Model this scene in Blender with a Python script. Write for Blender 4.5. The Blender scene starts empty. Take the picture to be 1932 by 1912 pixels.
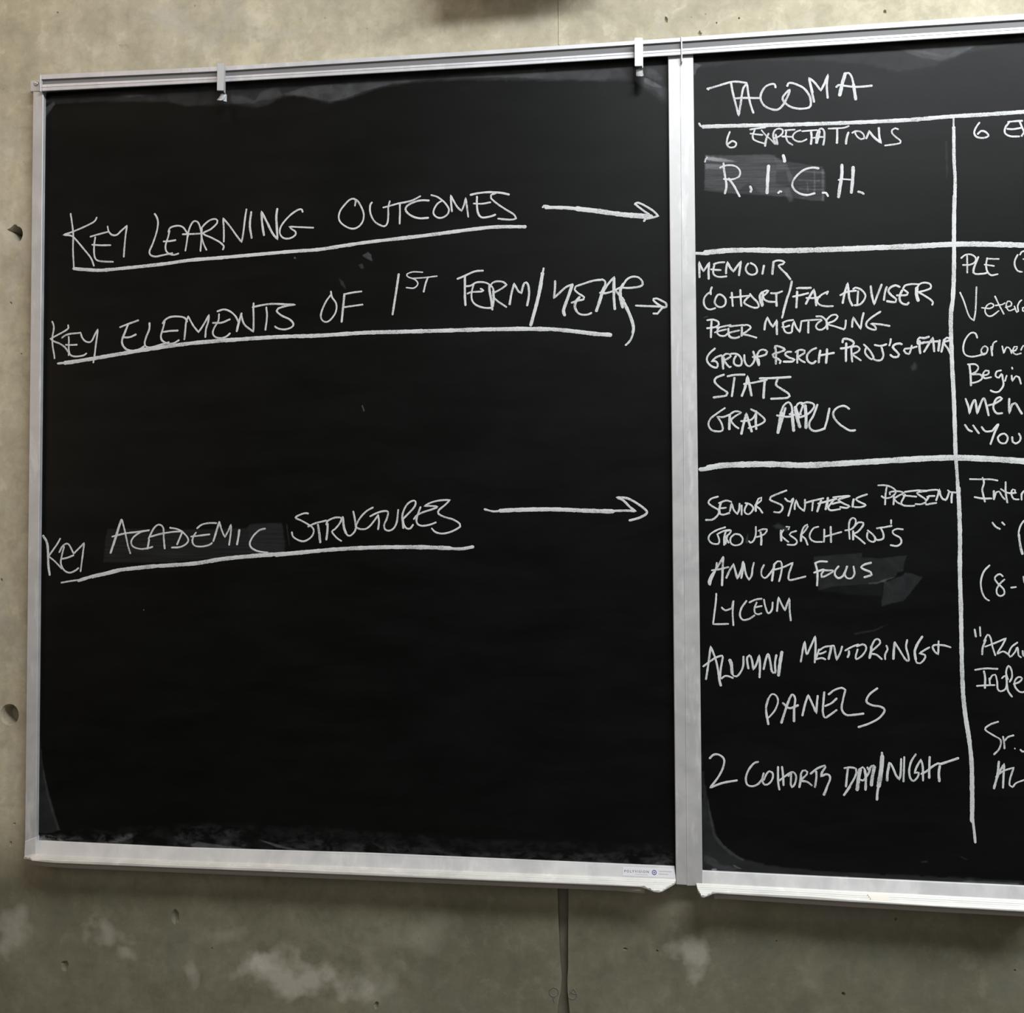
import bpy, bmesh, math, random
from mathutils import Vector, Matrix, noise
from mathutils.geometry import tessellate_polygon

# ------------------------------------------------------------------ camera, world, lights, exposure
scn = bpy.context.scene
C = scn.collection
cam = bpy.data.objects.new('camera', bpy.data.cameras.new('camera'))
C.objects.link(cam)
cam.data.sensor_width = 36.0
cam.data.lens = 1600.0 / 1932.0 * 36.0
cam.data.clip_start = 0.02
_m = [[0.9945431,0.0059206,0.104158,0.156237],[0.1042788,-0.0263367,-0.9941993,-1.491299],[-0.0031431,0.9996356,-0.0268104,1.479784]]
cam.matrix_world = Matrix([_m[0], _m[1], _m[2], [0, 0, 0, 1]])
scn.camera = cam

world = bpy.data.worlds.new('world')
scn.world = world
world.use_nodes = True
world.node_tree.nodes['Background'].inputs['Color'].default_value = (0.85, 0.9, 1.0, 1)
world.node_tree.nodes['Background'].inputs['Strength'].default_value = 0.05


def area(name, loc, target, sx, sy, power, color):
    l = bpy.data.lights.new(name, 'AREA')
    l.shape = 'RECTANGLE'
    l.size, l.size_y, l.energy, l.color = sx, sy, power, color
    o = bpy.data.objects.new(name, l)
    C.objects.link(o)
    o.location = loc
    o.rotation_euler = (Vector(target) - Vector(loc)).to_track_quat('-Z', 'Y').to_euler()
    return o


# a cool linear ceiling fitting that starts above the middle of the boards and runs to the right
area('linear_ceiling_lamp', (1.60, -1.45, 3.42), (1.2, 0.0, 1.5), 2.8, 0.32, 138, (0.93, 0.97, 1.0))
# a warm lamp of the room, on the left behind the camera
area('warm_room_lamp', (-1.5, -0.85, 3.35), (-0.9, 0.0, 1.2), 1.2, 0.3, 8, (1.0, 0.74, 0.54))
area('warm_side_fill', (-3.1, -1.9, 2.1), (-0.8, 0.0, 1.4), 1.2, 1.2, 19, (1.0, 0.76, 0.58))  # added warm fill for the left frame, no such lamp is seen
area('room_fill_light', (0.6, -3.2, 2.9), (0.2, 0.0, 1.3), 3.0, 1.4, 17, (1.0, 0.96, 0.90))  # added frontal fill that evens out the light on the boards

scn.view_settings.view_transform = 'Standard'
scn.view_settings.look = 'None'
scn.view_settings.gamma = 1.0
scn.view_settings.use_curve_mapping = False
scn.view_settings.exposure = 0.0

# ------------------------------------------------------------------ measured data (millimetres on the wall: x, z)
GEO = {
"frames":[["L","frame_strip","left upright aluminium frame strip, warm-toned and dented",[[-909.9,2312.4],[-889.3,2311.2],[-886.4,903.6],[-908.1,902.8]]],["L","frame_strip","right upright aluminium frame strip against the centre seam",[[278.1,2312.6],[299.2,2311.0],[299.2,872.9],[280.0,873.3]]],["L","bottom_strip","aluminium strip along the bottom edge, paler than the uprights",[[-886.6,905.0],[-596.3,902.3],[-252.2,904.8],[278.0,901.8],[279.6,880.8],[-252.1,881.2],[-596.2,880.0],[-888.2,880.7]]],["L","corner_cap","chalk-dusted corner cap at the lower left",[[-907.0,905.5],[-885.1,914.0],[-885.2,883.0],[-907.9,876.4]]],["R","frame_strip","left upright aluminium frame strip against the centre seam",[[299.35,2311.4],[321.4,2309.8],[324.5,896.0],[322.6,872.8],[299.35,871.8]]],["R","bottom_strip","aluminium strip along the bottom edge above the tray",[[324.1,896.4],[563.3,893.8],[888.6,891.2],[888.2,869.5],[563.0,873.2],[322.6,876.3]]]],
"railL":[[-890.8,2340.1,2331.9,2321.6,2309.3],[-546.7,2334.3,2326.8,2316.3,2306.2],[-1.6,2333.8,2327.1,2314.2,2304.2],[299.2,2334.6,2328.3,2314.9,2304.7]],
"railR":[[299.8,2335.0,2328.4,2315.3,2305.2],[457.4,2336.4,2329.0,2316.5,2305.8],[583.4,2337.8,2329.5,2316.7,2305.7],[921.6,2338.8,2329.8,2316.4,2307.0]],
"flange":[[-918.8,2336.5],[-898.3,2336.3],[-898.0,2314.8],[-918.5,2315.0]],
"screw":[-906.5,2329.6],
"plates":[[[-891.0,2339.6],[-889.1,2339.5],[-888.7,2307.5],[-890.6,2307.6]],[[299.4,2335.8],[301.9,2335.7],[301.9,2291.7],[299.9,2291.8]]],
"trayL":{"back":[[-909.6,876.0],[-887.7,881.2],[-596.2,880.0],[-252.1,881.2],[185.4,881.2],[282.2,881.0]],"front":[[-905.1,-14.2],[-878.4,-29.8],[-833.8,-34.8],[-583.7,-32.4],[-244.6,-35.1],[-58.5,-36.1],[184.8,-36.4],[219.2,-37.2],[228.5,-43.6],[239.3,-54.0],[247.8,-56.2],[254.2,-51.4],[265.8,-35.5],[275.7,-21.7],[279.0,-14.9]]},
"trayR":{"back":[[315.9,876.1],[323.0,876.1],[563.0,873.2],[888.2,869.5]],"front":[[314.0,-33.7],[313.7,-44.1],[316.8,-54.1],[320.8,-56.7],[328.5,-49.7],[337.4,-40.4],[344.7,-37.4],[553.3,-42.8],[823.0,-46.0],[869.2,-45.9]]},
"bumper":[[595.3,-16.6],[622.7,-18.0],[615.2,-38.8],[589.9,-37.3],872.5],
"label":[[190.0,898.6],[276.1,898.3],[276.0,884.4],[189.5,885.1]],
"label_text":[[192.7,892.1],[234.0,892.4],[243.4,891.8],[251.1,893.9],[273.4,893.9],[251.0,889.9],[267.1,889.6],[211.6,887.9],[232.2,887.8]],
"surfL":[[-896.7420410654532,2312],[298.6,886]],
"surfR":[[299.9,2312],[890,874]],
"clips":[[-532.5,2334.2,-532.1,2283.2,-525.5,2265.1],[225.9,2332.5,225.5,2282.6,229.5,2264.2]],
"holes":[["round",[[-942.0,1131.5],[-942.4,1127.0],[-943.7,1122.6],[-945.9,1118.7],[-948.9,1115.4],[-952.4,1112.9],[-956.4,1111.3],[-960.5,1110.7],[-964.7,1111.1],[-968.7,1112.6],[-972.3,1114.9],[-975.4,1118.1],[-977.7,1121.9],[-979.1,1126.2],[-979.7,1130.8],[-979.3,1135.4],[-977.9,1139.7],[-975.7,1143.7],[-972.8,1147.0],[-969.2,1149.5],[-965.3,1151.0],[-961.1,1151.6],[-956.9,1151.2],[-952.9,1149.8],[-949.3,1147.4],[-946.3,1144.2],[-944.0,1140.4],[-942.5,1136.1]],30],["chip",[[-979.0,2060.7],[-973.5,2062.5],[-968.1,2066.4],[-963.8,2069.9],[-959.4,2069.2],[-957.2,2066.0],[-951.7,2064.7],[-948.4,2060.5],[-946.1,2054.2],[-946.0,2048.1],[-948.1,2042.0],[-951.3,2037.0],[-955.7,2034.6],[-959.0,2038.3],[-963.4,2041.5],[-966.8,2047.8],[-969.6,2053.1],[-971.3,2056.3],[-977.9,2058.1]],26],["pit",[[-621.2,767.1],[-621.1,758.5],[-625.9,756.9],[-628.9,752.8],[-632.3,755.6],[-634.7,760.3],[-636.0,766.4],[-635.7,773.6],[-633.0,779.2],[-629.2,782.5],[-625.2,779.7],[-621.4,775.5]],6],["pit",[[-836.0,667.8],[-838.6,663.6],[-839.8,658.1],[-844.1,657.0],[-848.1,658.3],[-850.8,662.2],[-851.4,667.0],[-852.0,672.7],[-848.1,675.6],[-844.3,676.9],[-839.8,677.5],[-836.8,673.2]],5],["pit",[[280.5,2387.6],[279.7,2382.4],[277.4,2381.7],[275.2,2383.1],[273.8,2388.0],[274.9,2393.6],[277.5,2393.2],[279.2,2391.7]],5],["pit",[[340.2,2358.7],[338.3,2355.4],[335.6,2353.1],[332.7,2355.5],[331.6,2359.3],[333.5,2362.1],[335.7,2364.9],[337.7,2361.4]],4],["pit",[[654.7,2376.6],[654.6,2373.8],[652.0,2374.0],[649.3,2374.1],[648.9,2377.0],[649.7,2379.4],[652.1,2380.5],[654.3,2378.9]],4],["pit",[[564.2,689.7],[562.2,686.8],[559.9,684.4],[558.1,687.0],[557.2,689.4],[557.5,692.7],[560.1,694.0],[562.4,692.6]],4],["pit",[[-245.4,627.9],[-244.4,624.2],[-246.9,622.3],[-249.2,620.4],[-252.2,620.5],[-253.5,624.1],[-254.1,627.4],[-252.5,630.1],[-251.4,632.6],[-249.2,634.3],[-246.6,634.0],[-244.4,631.7]],4],["pit",[[406.2,2382.0],[405.6,2380.4],[404.0,2379.9],[402.7,2380.9],[402.4,2382.3],[403.0,2383.2],[404.0,2384.0],[405.2,2383.4]],3],["pit",[[366.7,2376.1],[366.6,2374.7],[365.3,2374.3],[364.3,2375.1],[363.8,2376.3],[364.2,2377.4],[365.4,2378.0],[366.5,2377.3]],3],["pit",[[-944.7,926.7],[-946.6,925.0],[-948.3,923.4],[-950.9,924.1],[-951.6,926.5],[-950.4,928.3],[-948.4,929.1],[-945.8,929.0]],3],["pit",[[-952.7,889.8],[-953.6,886.6],[-955.3,883.9],[-957.8,884.9],[-958.5,889.6],[-957.7,893.8],[-955.4,894.2],[-953.2,894.0]],3],["pit",[[-555.6,713.4],[-555.7,711.9],[-557.3,711.6],[-558.7,711.8],[-558.8,713.2],[-559.0,714.8],[-557.3,715.6],[-556.2,714.4]],3],["pit",[[199.5,748.5],[197.7,747.4],[196.9,746.1],[194.3,745.4],[191.5,745.7],[190.4,747.0],[189.5,748.0],[189.8,749.3],[191.9,750.2],[194.3,750.8],[196.1,749.8],[197.9,749.4]],3],["pit",[[251.3,747.3],[250.8,745.5],[249.0,744.5],[247.8,746.0],[246.9,747.1],[247.0,749.1],[249.0,749.5],[250.5,748.8]],3],["pit",[[650.3,819.5],[648.8,817.3],[647.3,816.6],[645.6,816.9],[645.0,819.2],[645.5,821.8],[647.3,822.5],[649.0,821.7]],3],["pit",[[452.3,774.0],[452.0,772.7],[450.7,772.1],[449.8,772.9],[449.1,773.8],[449.7,775.0],[450.8,775.9],[451.8,775.0]],3],["pit",[[838.4,743.4],[838.0,741.8],[836.5,741.5],[835.3,742.0],[834.1,743.2],[835.0,744.9],[836.6,745.6],[838.1,745.0]],3],["pit",[[-734.5,2400.9],[-736.7,2396.9],[-739.6,2392.8],[-745.9,2394.7],[-752.2,2393.6],[-756.4,2397.7],[-757.6,2402.4],[-757.6,2407.5],[-750.8,2408.2],[-746.1,2407.9],[-740.4,2408.9],[-735.2,2405.8]],1],["pit",[[-878.0,2478.4],[-878.0,2476.8],[-880.6,2476.8],[-882.5,2477.5],[-883.6,2478.8],[-882.5,2479.9],[-880.6,2480.9],[-878.0,2480.1]],2],["pit",[[-966.0,1917.3],[-966.6,1914.7],[-969.3,1913.8],[-972.0,1915.0],[-971.9,1917.5],[-971.9,1919.9],[-969.4,1920.3],[-967.1,1919.6]],3],["pit",[[-944.6,1818.5],[-944.9,1817.3],[-946.2,1816.3],[-947.4,1817.5],[-948.1,1818.6],[-947.5,1819.7],[-946.3,1820.4],[-944.6,1820.1]],3],["pit",[[-978.3,1385.8],[-978.8,1383.0],[-981.0,1381.9],[-983.7,1382.4],[-983.8,1385.8],[-983.2,1388.4],[-981.1,1389.4],[-978.6,1388.9]],4]],
"groove":[[76.3,881.6],[76.6,849.3],[77.4,807.9],[78.6,767.5],[79.8,734.5],[82.0,708.9],[83.3,691.6],[81.4,670.4],[77.6,651.9],[74.7,631.6],[73.4,560.3],[97.5,561.8],[97.0,632.9],[95.2,652.9],[93.4,671.1],[93.1,692.1],[94.6,709.6],[94.7,735.2],[94.8,768.3],[95.5,808.7],[95.7,850.1],[95.9,882.4]],
"seam":[[86.1,2495.1],[85.9,2353.9]],
"stamp":[[[69.3,676.0],[62.5,671.8],[61.9,664.2],[67.3,659.8],[75.0,662.1],[77.3,668.8],[74.1,674.3],[69.3,676.0]],[[72.1,660.6],[68.2,657.0],[70.1,650.4]],[[97.1,666.1],[100.0,670.0],[103.8,675.0],[108.6,667.6],[108.6,661.0],[102.8,656.9],[96.1,659.4]],[[98.1,670.9],[103.8,666.4],[108.6,667.6]]],
"blot_light":[[-0.3966,0.6641,0.1425,0.0428,0.5],[-0.4564,0.6848,0.0285,0.0238,0.35],[-0.7631,0.7278,0.0428,0.0285,0.35],[-0.7264,0.6955,0.0171,0.0133,0.3],[-0.5957,0.6826,0.0133,0.0361,0.3],[0.3033,0.7453,0.0399,0.0589,0.45],[-0.9587,0.7384,0.038,0.0522,0.35],[-0.9658,2.055,0.0323,0.0399,0.4],[-0.9923,1.9922,0.0285,0.1235,0.3],[-0.5271,0.7358,0.057,0.019,0.15],[-0.1623,0.7695,0.0855,0.0475,0.12],[-0.259,0.6712,0.057,0.0475,0.2],[-0.7271,2.4312,0.19,0.076,0.1]],
"blot_dark":[[0.0866,0.7899,0.0143,0.1045,0.85],[0.0869,0.6616,0.0114,0.057,0.4],[-0.9213,0.7352,0.038,0.114,0.35],[0.3489,0.8197,0.114,0.0209,0.3],[0.5681,0.7138,0.19,0.057,0.1],[0.2404,0.815,0.057,0.0285,0.2],[-0.5584,2.4558,0.0238,0.019,0.3],[-0.746,2.4016,0.0133,0.0095,0.35],[-0.7381,2.4679,0.0057,0.019,0.3],[-0.4238,2.4467,0.0475,0.0285,0.15],[-0.8776,0.6393,0.057,0.076,0.15],[0.5683,0.7227,0.0057,0.038,0.35],[0.1993,0.8041,0.0047,0.019,0.25]],
"dent":[[-33.9,2474.4],[299.4,2315.7],[302.5,870.4]]
}

SEAM = .2993

# (board, part name, label, strokes): each stroke is "width|x,z x,z ..." in mm, * marks a sharp turn
WORDS = [
('L','chalk_word','chalk word KEY at the start of the top line',"""3.2|-836.4,2078.2 -833.7,2061.9 -830.7,2038.2 -830.9,2009.5 -828.6,1972.9
3.2|-784.1,2068.9 -789,2061.3 -808.1,2052.4 -832.7,2043.5 *-850.5,2038.5 -835.4,2036.3 -827,2030.2 -810.4,2011.3 -795.1,1992.6 -788.6,1977.2
3.2|-796.3,2032.9 -780.5,2036.7 -761.4,2040.7
3.2|-786.5,2031.3 -788.5,2015.7 -788.3,2000.1 -784.9,1989.6 -774.5,1985.3 -750.5,1983.4
3.2|-792.6,2017.4 -774.8,2015.7 -755.7,2015.2
3.2|-762.1,2051.1 -760.1,2041.9 -753.2,2034.6 -743.7,2034.2 -734.2,2042.2 *-723.5,2050.8 -726,2034.1 -728,2013.4 -729.4,1992.2"""),
('L','chalk_word','chalk word LEARNING',"""3.2|-669.6,2071.1 -665.5,2065.3 -662.7,2054.8 -665.2,2036.8 -673.1,2013.9 -678.9,2001.2 -677,1993.9 -667.5,1990.4 -652.8,1992.5 -634,1995.6
3.2|-651.6,2018.2 -639.6,2018.3 -628,2019.9
3.2|-642.4,2035.9 -638.4,2043.5 -625,2046.8 -614.3,2043.8 -607,2034.5 -603.5,2026.6
3.2|-639.7,2037.9 -642.8,2025.6 -647.5,2010.3 -646.1,2000 -639.4,1994 -631.3,1992.2 -622,1994.4
3.2|-614.2,2030.1 -596.8,2030 -574.2,2030.1
3.2|-608.6,1999.1 -606.1,2013.9 -603.5,2031.8 -598.3,2047 -591.7,2053.9 -583.7,2050.3 -578.8,2035.9 -577.6,2023 -579.3,1997.4
3.2|-576.9,2039.7 -577.4,2025.6 -574.1,2012.6 -567.9,1999.1
3.2|-578.3,2039.8 -570.3,2048.4 -559.8,2055.2 -549.2,2055.8 -547.5,2048.8 -559.6,2037.7 -574.2,2030.1 -556.9,2020.9 -542.3,2012.7 -534.3,2004.7 -536.1,1998.4
3.2|-534.3,2013.1 -534.4,2034.1 *-535.9,2057.3 -522.6,2041.3 -509.3,2022.9 *-500,2011 -496.7,2030.1 -493.7,2055.5 -491.1,2072
4|-481.9,2066.5 -484.4,2042.3 -480.8,2018
4|-457.3,2022.1 -460.8,2043.9 *-462.2,2066.4 -451.6,2046.1 -441.1,2025.3 *-431.4,2013.5 -432.8,2035.1 -433.9,2055.5 -432.1,2070.2
3.2|-383.9,2062.3 -385.3,2066.7 -391.7,2067 -404.7,2059.4 -417.7,2047.2 -426,2034.9 -426.7,2023.5 -420.2,2015.6 -408.4,2014.4 -398.1,2019.8 -397.3,2026.1 -404.6,2031.5 *-409.3,2036.2 -389,2034.4 -363.6,2032.3"""),
('L','chalk_word','chalk word OUTCOMES',"""3.2|-285.9,2069.7 -284.4,2079.9 -288.1,2082.8 -295.5,2081.3 -304.7,2072.7 -313,2062.1 -316.1,2051.3 -313.9,2042.1 -306.5,2034.6 -295.4,2028.7 -286.2,2027.9 -277,2032.5 -270.5,2042.2 -269.6,2054.8 -274.3,2067.7 -280.7,2078 -288.1,2082.8
3.2|-254.1,2074.4 -257.2,2069.7 -257.7,2059.7 -254.9,2048.8 -249.4,2039.5 -240.3,2032.8 -231.1,2029.7 -225.6,2034.9 -223.8,2049.3 -223.8,2063.7 -221.1,2075.3
3.2|-233,2064.1 -222,2066.3 -205.6,2070.2 -191,2072.2 -178.3,2075.3 -164.6,2081.9
3.2|-202.3,2068.2 -202.3,2052 -202.8,2033
3.6|-148.9,2073.1 -163.7,2074.1 -178.3,2070.8 -189.2,2064.9 -191.9,2058.7 -188.3,2052.3 -178.3,2045.2 -165.6,2041.4 -150.2,2041.7
3.2|-144.7,2082.8 -134.8,2079.7 -124,2072 -115.9,2062.7 -112.3,2054.4 -115.9,2045.6 -125.8,2040.6 -134.8,2042.3 -140.6,2049.3 -139.3,2057.4 -133,2067 -125.8,2071.2
3.2|-106.9,2051.5 -108.1,2064.1 *-109.2,2081.2 -104.1,2071.1 -97,2059.1 *-89.4,2051.7 -85.3,2061.3 *-81.7,2075.1 -79.9,2061.1 -77.3,2040.4
3.6|-73.1,2080.1 -59.3,2082.6 -41.4,2083.5 -20.1,2081.7 -3.6,2077.7
3.6|-61.4,2076.4 -61.5,2062.1 -60.3,2049.5 -56.7,2041.3 -50.5,2038 -38,2039.3 -28.2,2042.3
3.2|-67.4,2064.1 -52.2,2063.1 -37,2065
3.2|-27.2,2081.1 -36.1,2077.9 -36.1,2072.6 -25.4,2062.3 -9.5,2050.9 4.7,2041.4 *9.1,2034.1 2.9,2032.2 -9.5,2032.8 -23.4,2034.9"""),
('L','chalk_underline','thick chalk line under KEY LEARNING OUTCOMES',"""6.16|-829,1973.5 -801.4,1970.5 -774.9,1968.5 -738.2,1970.3 -706.8,1972.1 -649.6,1976.1 -599,1981.2 -536.4,1983.8 -467.2,1987.2 -409.8,1990 -354.7,1991.8 -314.9,1996.1 -265.5,2001.5 -211.5,2005.7 -160.8,2009.5 -109.5,2014.2 -55.6,2018.8 -21.2,2020.3 25.4,2018.4"""),
('L','chalk_underline','thick chalk line under KEY ELEMENTS OF 1ST TERM/YEAR',"""4|-858.7,1794.5 -836.5,1796
7.04|-844.9,1795.2 -815.3,1798.5 -759.6,1806.1 -705.3,1813.7 -651.4,1820.3 -596.8,1825.8 -545.6,1828.9 -466.5,1832.2 -409.1,1833.6 -354.2,1833.6 -266.2,1836.5 -196.8,1836.5 -125.1,1836.4 -57,1836.4 12.4,1835.7 52,1834.4 81.1,1832.6 117.6,1827.8 148.2,1823.2 175.1,1820.6"""),
('L','chalk_underline','thick chalk line under KEY ACADEMIC STRUCTURES',"""3.2|-846.8,1382.6 -831.8,1385.2 -812.8,1387.8
5.72|-812.8,1386.3 -796.6,1391.4 -775,1397.4
7.04|-785.8,1394.3 -753.5,1401.2 -732,1406.3 -699.8,1410.2 -662.5,1413.6 -622.6,1416.1 -583,1419.2 -530.6,1427.3 -478.4,1432.3 -431.8,1435.6 -392.6,1438
7.04|-432.4,1434.3 -393.8,1438 -317.1,1444.7 -241.2,1448 -166,1448.3 -110.2,1446.4
5.28|-117.6,1446.4 -91.7,1445.3 -69.5,1448.9"""),
('L','chalk_arrow','long chalk arrow pointing right after OUTCOMES',"""3.2|56.5,2051.9 59,2055.2 66.8,2053.8
6.16|61.7,2051.6 99.2,2049.3 133.1,2044.1
8.36|116.1,2047.2 149.9,2041.7 200.3,2032.7 247.1,2027.3
3.6|218.9,2051 224.6,2052.8 237.2,2046.5 250.5,2037.4 *259.4,2027.8 247,2024.9 *237,2023.7 234.3,2019.7
3.6|218.9,2051 228.8,2042.4 243.8,2030.9"""),
('L','chalk_arrow','short chalk arrow pointing right after YEAR',"""3.44|219.3,1871 234.7,1869.7 251.8,1868.6 267.6,1867
3.44|249.6,1879.1 249.8,1882 255.3,1882.4 264.3,1878.1 271.7,1873.2 *272.2,1867.4 268.2,1865.8 256.3,1873.1 249.8,1879.1
3.44|265.4,1865.9 260.8,1860.8 *256.8,1855.7 249.4,1856"""),
('L','chalk_arrow','long chalk arrow pointing right after STRUCTURES',"""3.6|-49.1,1515.3 -32.5,1511.5 -14.2,1512.9
7.04|-21.5,1512.6 18.7,1514.2 73.2,1514.6 127.3,1512.1 177.4,1510.4
4|163.1,1510.5 198.8,1511.7 *216.6,1510.2 206,1518.5 195.4,1529.3 *184,1534.8 202.5,1532.9 222,1522 236,1508.7 223.6,1499.4 205.8,1494.5"""),
('L','chalk_word','chalk word KEY at the start of the middle line',"""3.2|-871,1874.2 -868,1867 -867.9,1857.9 -869.8,1847.9 -870.3,1839.6 -869.3,1826.3 -866.7,1812.9 -865.5,1804.2
3.2|-838.9,1866.6 -838.2,1861.2 -842.8,1857.2 -853.3,1851.7 -866.4,1845.4 *-874.3,1841.8 -867.2,1836.6 -854.8,1831.7 -845,1824.8 -838.8,1816.4
3.2|-851,1842.9 -844.4,1847.3 -833.9,1849.9 -821.6,1850.8 *-813.8,1851.6 -811,1843 -806.6,1837.1 -801.3,1833.8 -794.7,1833.3 -790,1837.5 -784.9,1848.1 *-779.3,1857.1 -780.9,1844.7 -783.3,1827.4 -784.9,1812.6
3.2|-784.9,1812.6 -786.1,1804.3 -787.8,1794.4
3.2|-837.4,1844.6 -836.8,1835.4 -837.1,1825.5 -837.1,1809.3
3.2|-837.1,1823.8 -835.7,1813.8 -831.7,1808.7 -822.9,1806.7 -812.4,1807.4 -806.3,1808.9 -801.5,1812.1
3.2|-843.3,1829.4 -831.9,1828.8 -820.9,1829"""),
('L','chalk_word','chalk word ELEMENTS',"""3.36|-735.7,1859.8 -721.7,1864.6 -699.6,1871.7
3.84|-720.3,1863.2 -725.6,1850.5 -731.4,1835.2 -729.4,1824.9 -721.2,1816.9 -707.7,1814.5 -694.3,1818.3 -688.1,1822.5
3.36|-730.9,1840.3 -716.1,1840.5 -704,1845.3
3.36|-677.7,1865.9 -677.9,1854.3 -683.2,1841.6 -686.8,1828.9 -684.4,1822.4 -675.5,1820.1 -659.4,1823.6 -639.4,1828.9
3.36|-651.7,1864.4 -646.4,1871.4 -635.7,1876.2 -619.7,1876.3 -609,1873.4 -604.2,1866.3
3.36|-647.7,1867.6 -651.6,1853.6 -655,1840.9 -652,1831.8 -640.7,1826.4 -628.7,1827.4 -619.9,1832.3
3.36|-651.6,1848.5 -635.5,1850.1 -622.2,1850.2
3.36|-609.5,1833.3 -607.5,1852.4 -606.3,1865.1 *-602.4,1876.5 -592.9,1859.6 *-582.2,1846.1 -573,1859.1 *-561.8,1877.9 -563.8,1863.9 -567.7,1851.3 -568.9,1836.5
3.36|-545.9,1883.8 -533.5,1887 -521.6,1883.1 -511.1,1873.8 -504.4,1860.9
3.36|-542.7,1878.6 -544,1865.9 -551.8,1853.4 -554.4,1843.2 -549.1,1836 -537.2,1833.9 -527.9,1836.9 -521.4,1842.3
3.36|-554.5,1862.4 -537.3,1862.6 -521.6,1868.3
4|-508.3,1845.8 -504.4,1862.2 -499.3,1878.6
3.36|-500.6,1877.3 -493.9,1858.1 *-476.8,1844.2 -476.4,1866.5 -477,1886.8 -476.5,1896.9
3.36|-478.3,1889.4 -461.3,1892.7 -440.5,1894.5 -414.4,1892.7 *-397.6,1891.9 -414.4,1889.9 -430,1885.4 -432.6,1880.9 -423.4,1872.5 -408.6,1865.3 -400.8,1856.7 -403.9,1850.5 -416.8,1846.6 -429.8,1848.7 -435.6,1852.6
3.36|-452.2,1888.6 -450.8,1870.8 -453.8,1846.8"""),
('L','chalk_word','chalk word OF',"""3.2|-330.4,1913.8 -328.2,1903.2 -320.3,1890.6 -321.7,1874.8 -332.8,1860.4 -341.8,1858.6 -348.3,1864.4 -348.3,1875.6 -340.1,1894.8 -331.1,1906.8
3.84|-305.3,1906 -307.4,1885 -310.2,1857.6
3.2|-306,1907.8 -288.1,1910.7 -273.1,1912
3.2|-305.9,1884.2 -288,1886.1 -270.9,1888"""),
('L','chalk_word','chalk text 1ST',"""4|-204.5,1941.2 -209.1,1909.9 -215.8,1868.2
2.4|-160.4,1943.1 -178.1,1944.4 -189.3,1940.6 -186.9,1935.3 -174.5,1930.4 -169.2,1922.5 -176.3,1915.1 -190.4,1916.2
2.4|-178.1,1932.6 -156.9,1933.3 -134.1,1935.3
3.2|-150.6,1934.1 -155.2,1922 -158.7,1907.5"""),
('L','chalk_word','chalk word TERM',"""3.6|-97,1929 -85,1933.5 -71.1,1939.5 -62.2,1941.9 -50.8,1942.2
3.84|-83.5,1932 -83.6,1914.1 -83.6,1898.3 -82.6,1881
3.2|-81.1,1915.2 -73.1,1915.8 -64.2,1920.9 -56.3,1921.9 -47.4,1920.8 -40.4,1917.6 -34.5,1912.5 -31.6,1905.5 -31.6,1896.6
3.2|-67.7,1917.6 -70.2,1909.7 -71.7,1899.9 -70.7,1890 -66.2,1882.9 -57.3,1877.7 -46.5,1874.9 -36.6,1874.6
3.2|-78.9,1901.6 -72.2,1904.1 -62.2,1904.5 -53.3,1904.7 -49.9,1906.6 -55.3,1909.7
4|-39.5,1914.7 -39,1904.8 -36.1,1888.9 -34.1,1871.6
3.2|-37.5,1912.6 -35,1918.5 -28.6,1921.7 -20.7,1921.9 -13.8,1920.2 *-8.4,1915.1 -17.8,1908.5 -27.7,1903.4 -33.1,1899.2 -31.6,1893.7 -24.7,1886.6 -15.9,1880.4 -9,1875.3
4|-32.6,1904.6 -31.6,1892.7 -33.6,1877
3.84|-3.1,1880 -0.1,1897.6 *4.9,1917.1 9.7,1908.1 13.6,1902.1 *18.5,1899.5 20,1908.7 23.5,1917.5 26.9,1918.3 30.3,1913.3 31.7,1900.5 30.7,1888.8
3.84|30.7,1888.8 28.2,1877.1"""),
('L','chalk_word','chalk slash between TERM and YEAR',"""3.2|57.8,1942.8 55.3,1929.2
6.16|55.8,1934 51.8,1909.7 46.8,1886.3 41.9,1867.8
5.28|42.9,1871.7 38.9,1857.1 34.5,1841.6"""),
('L','chalk_word','chalk word YEAR',"""3.6|78.1,1919.2 77.5,1903.3 *75.4,1888.7 85,1897.2 96.7,1907.4 *109,1912.3
5.28|108.4,1911.7 101.3,1890.8 96,1876.9 92.5,1865.3 94.7,1857.6
3.44|160.5,1918.7 145.5,1917.5 126.9,1912.2 114.2,1908 112.4,1902.8 118.7,1896.1 129.1,1888.8 127.9,1884.7 117.5,1882.7 107,1879.5
4.4|121,1889 114.6,1881 112.8,1871.7 116.2,1863.4
3.44|113.9,1867 119.7,1859.8 128.9,1857.2 137,1858.1 141.7,1860.3
3.44|160.5,1919.3 165.1,1916.8 166.2,1909.8 159.2,1896
5.28|165,1906.3 160.3,1893.6 154.5,1875.1 150.4,1863.6
3.84|161.5,1894.7 169.6,1908.5 *181.8,1922.6 182.2,1897.6 181,1885.9 182.6,1865.5
4|181.8,1920.9 180.5,1897.6 183.2,1866.1
3.44|156.9,1895.5 166.1,1894.4 177.6,1897.1 *184.5,1899.2 191.4,1903.1 209.8,1902.5 225.8,1904.3 231.5,1908.1 229.3,1915.8 222.5,1921.2 213.3,1922.1 204.2,1917.8 198.4,1909.8
5.28|197.8,1909.9 192.6,1899.6 193,1883.2 196.4,1868.6
3.44|184.5,1898.6 192.5,1887.9 199.3,1880.7
5.28|194.8,1885.5 202.7,1869 210.6,1850.1 215,1832.6 213.8,1823.4
3.44|215.6,1833.7 213.2,1818.7 208,1808.4 201.1,1801.7"""),
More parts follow.
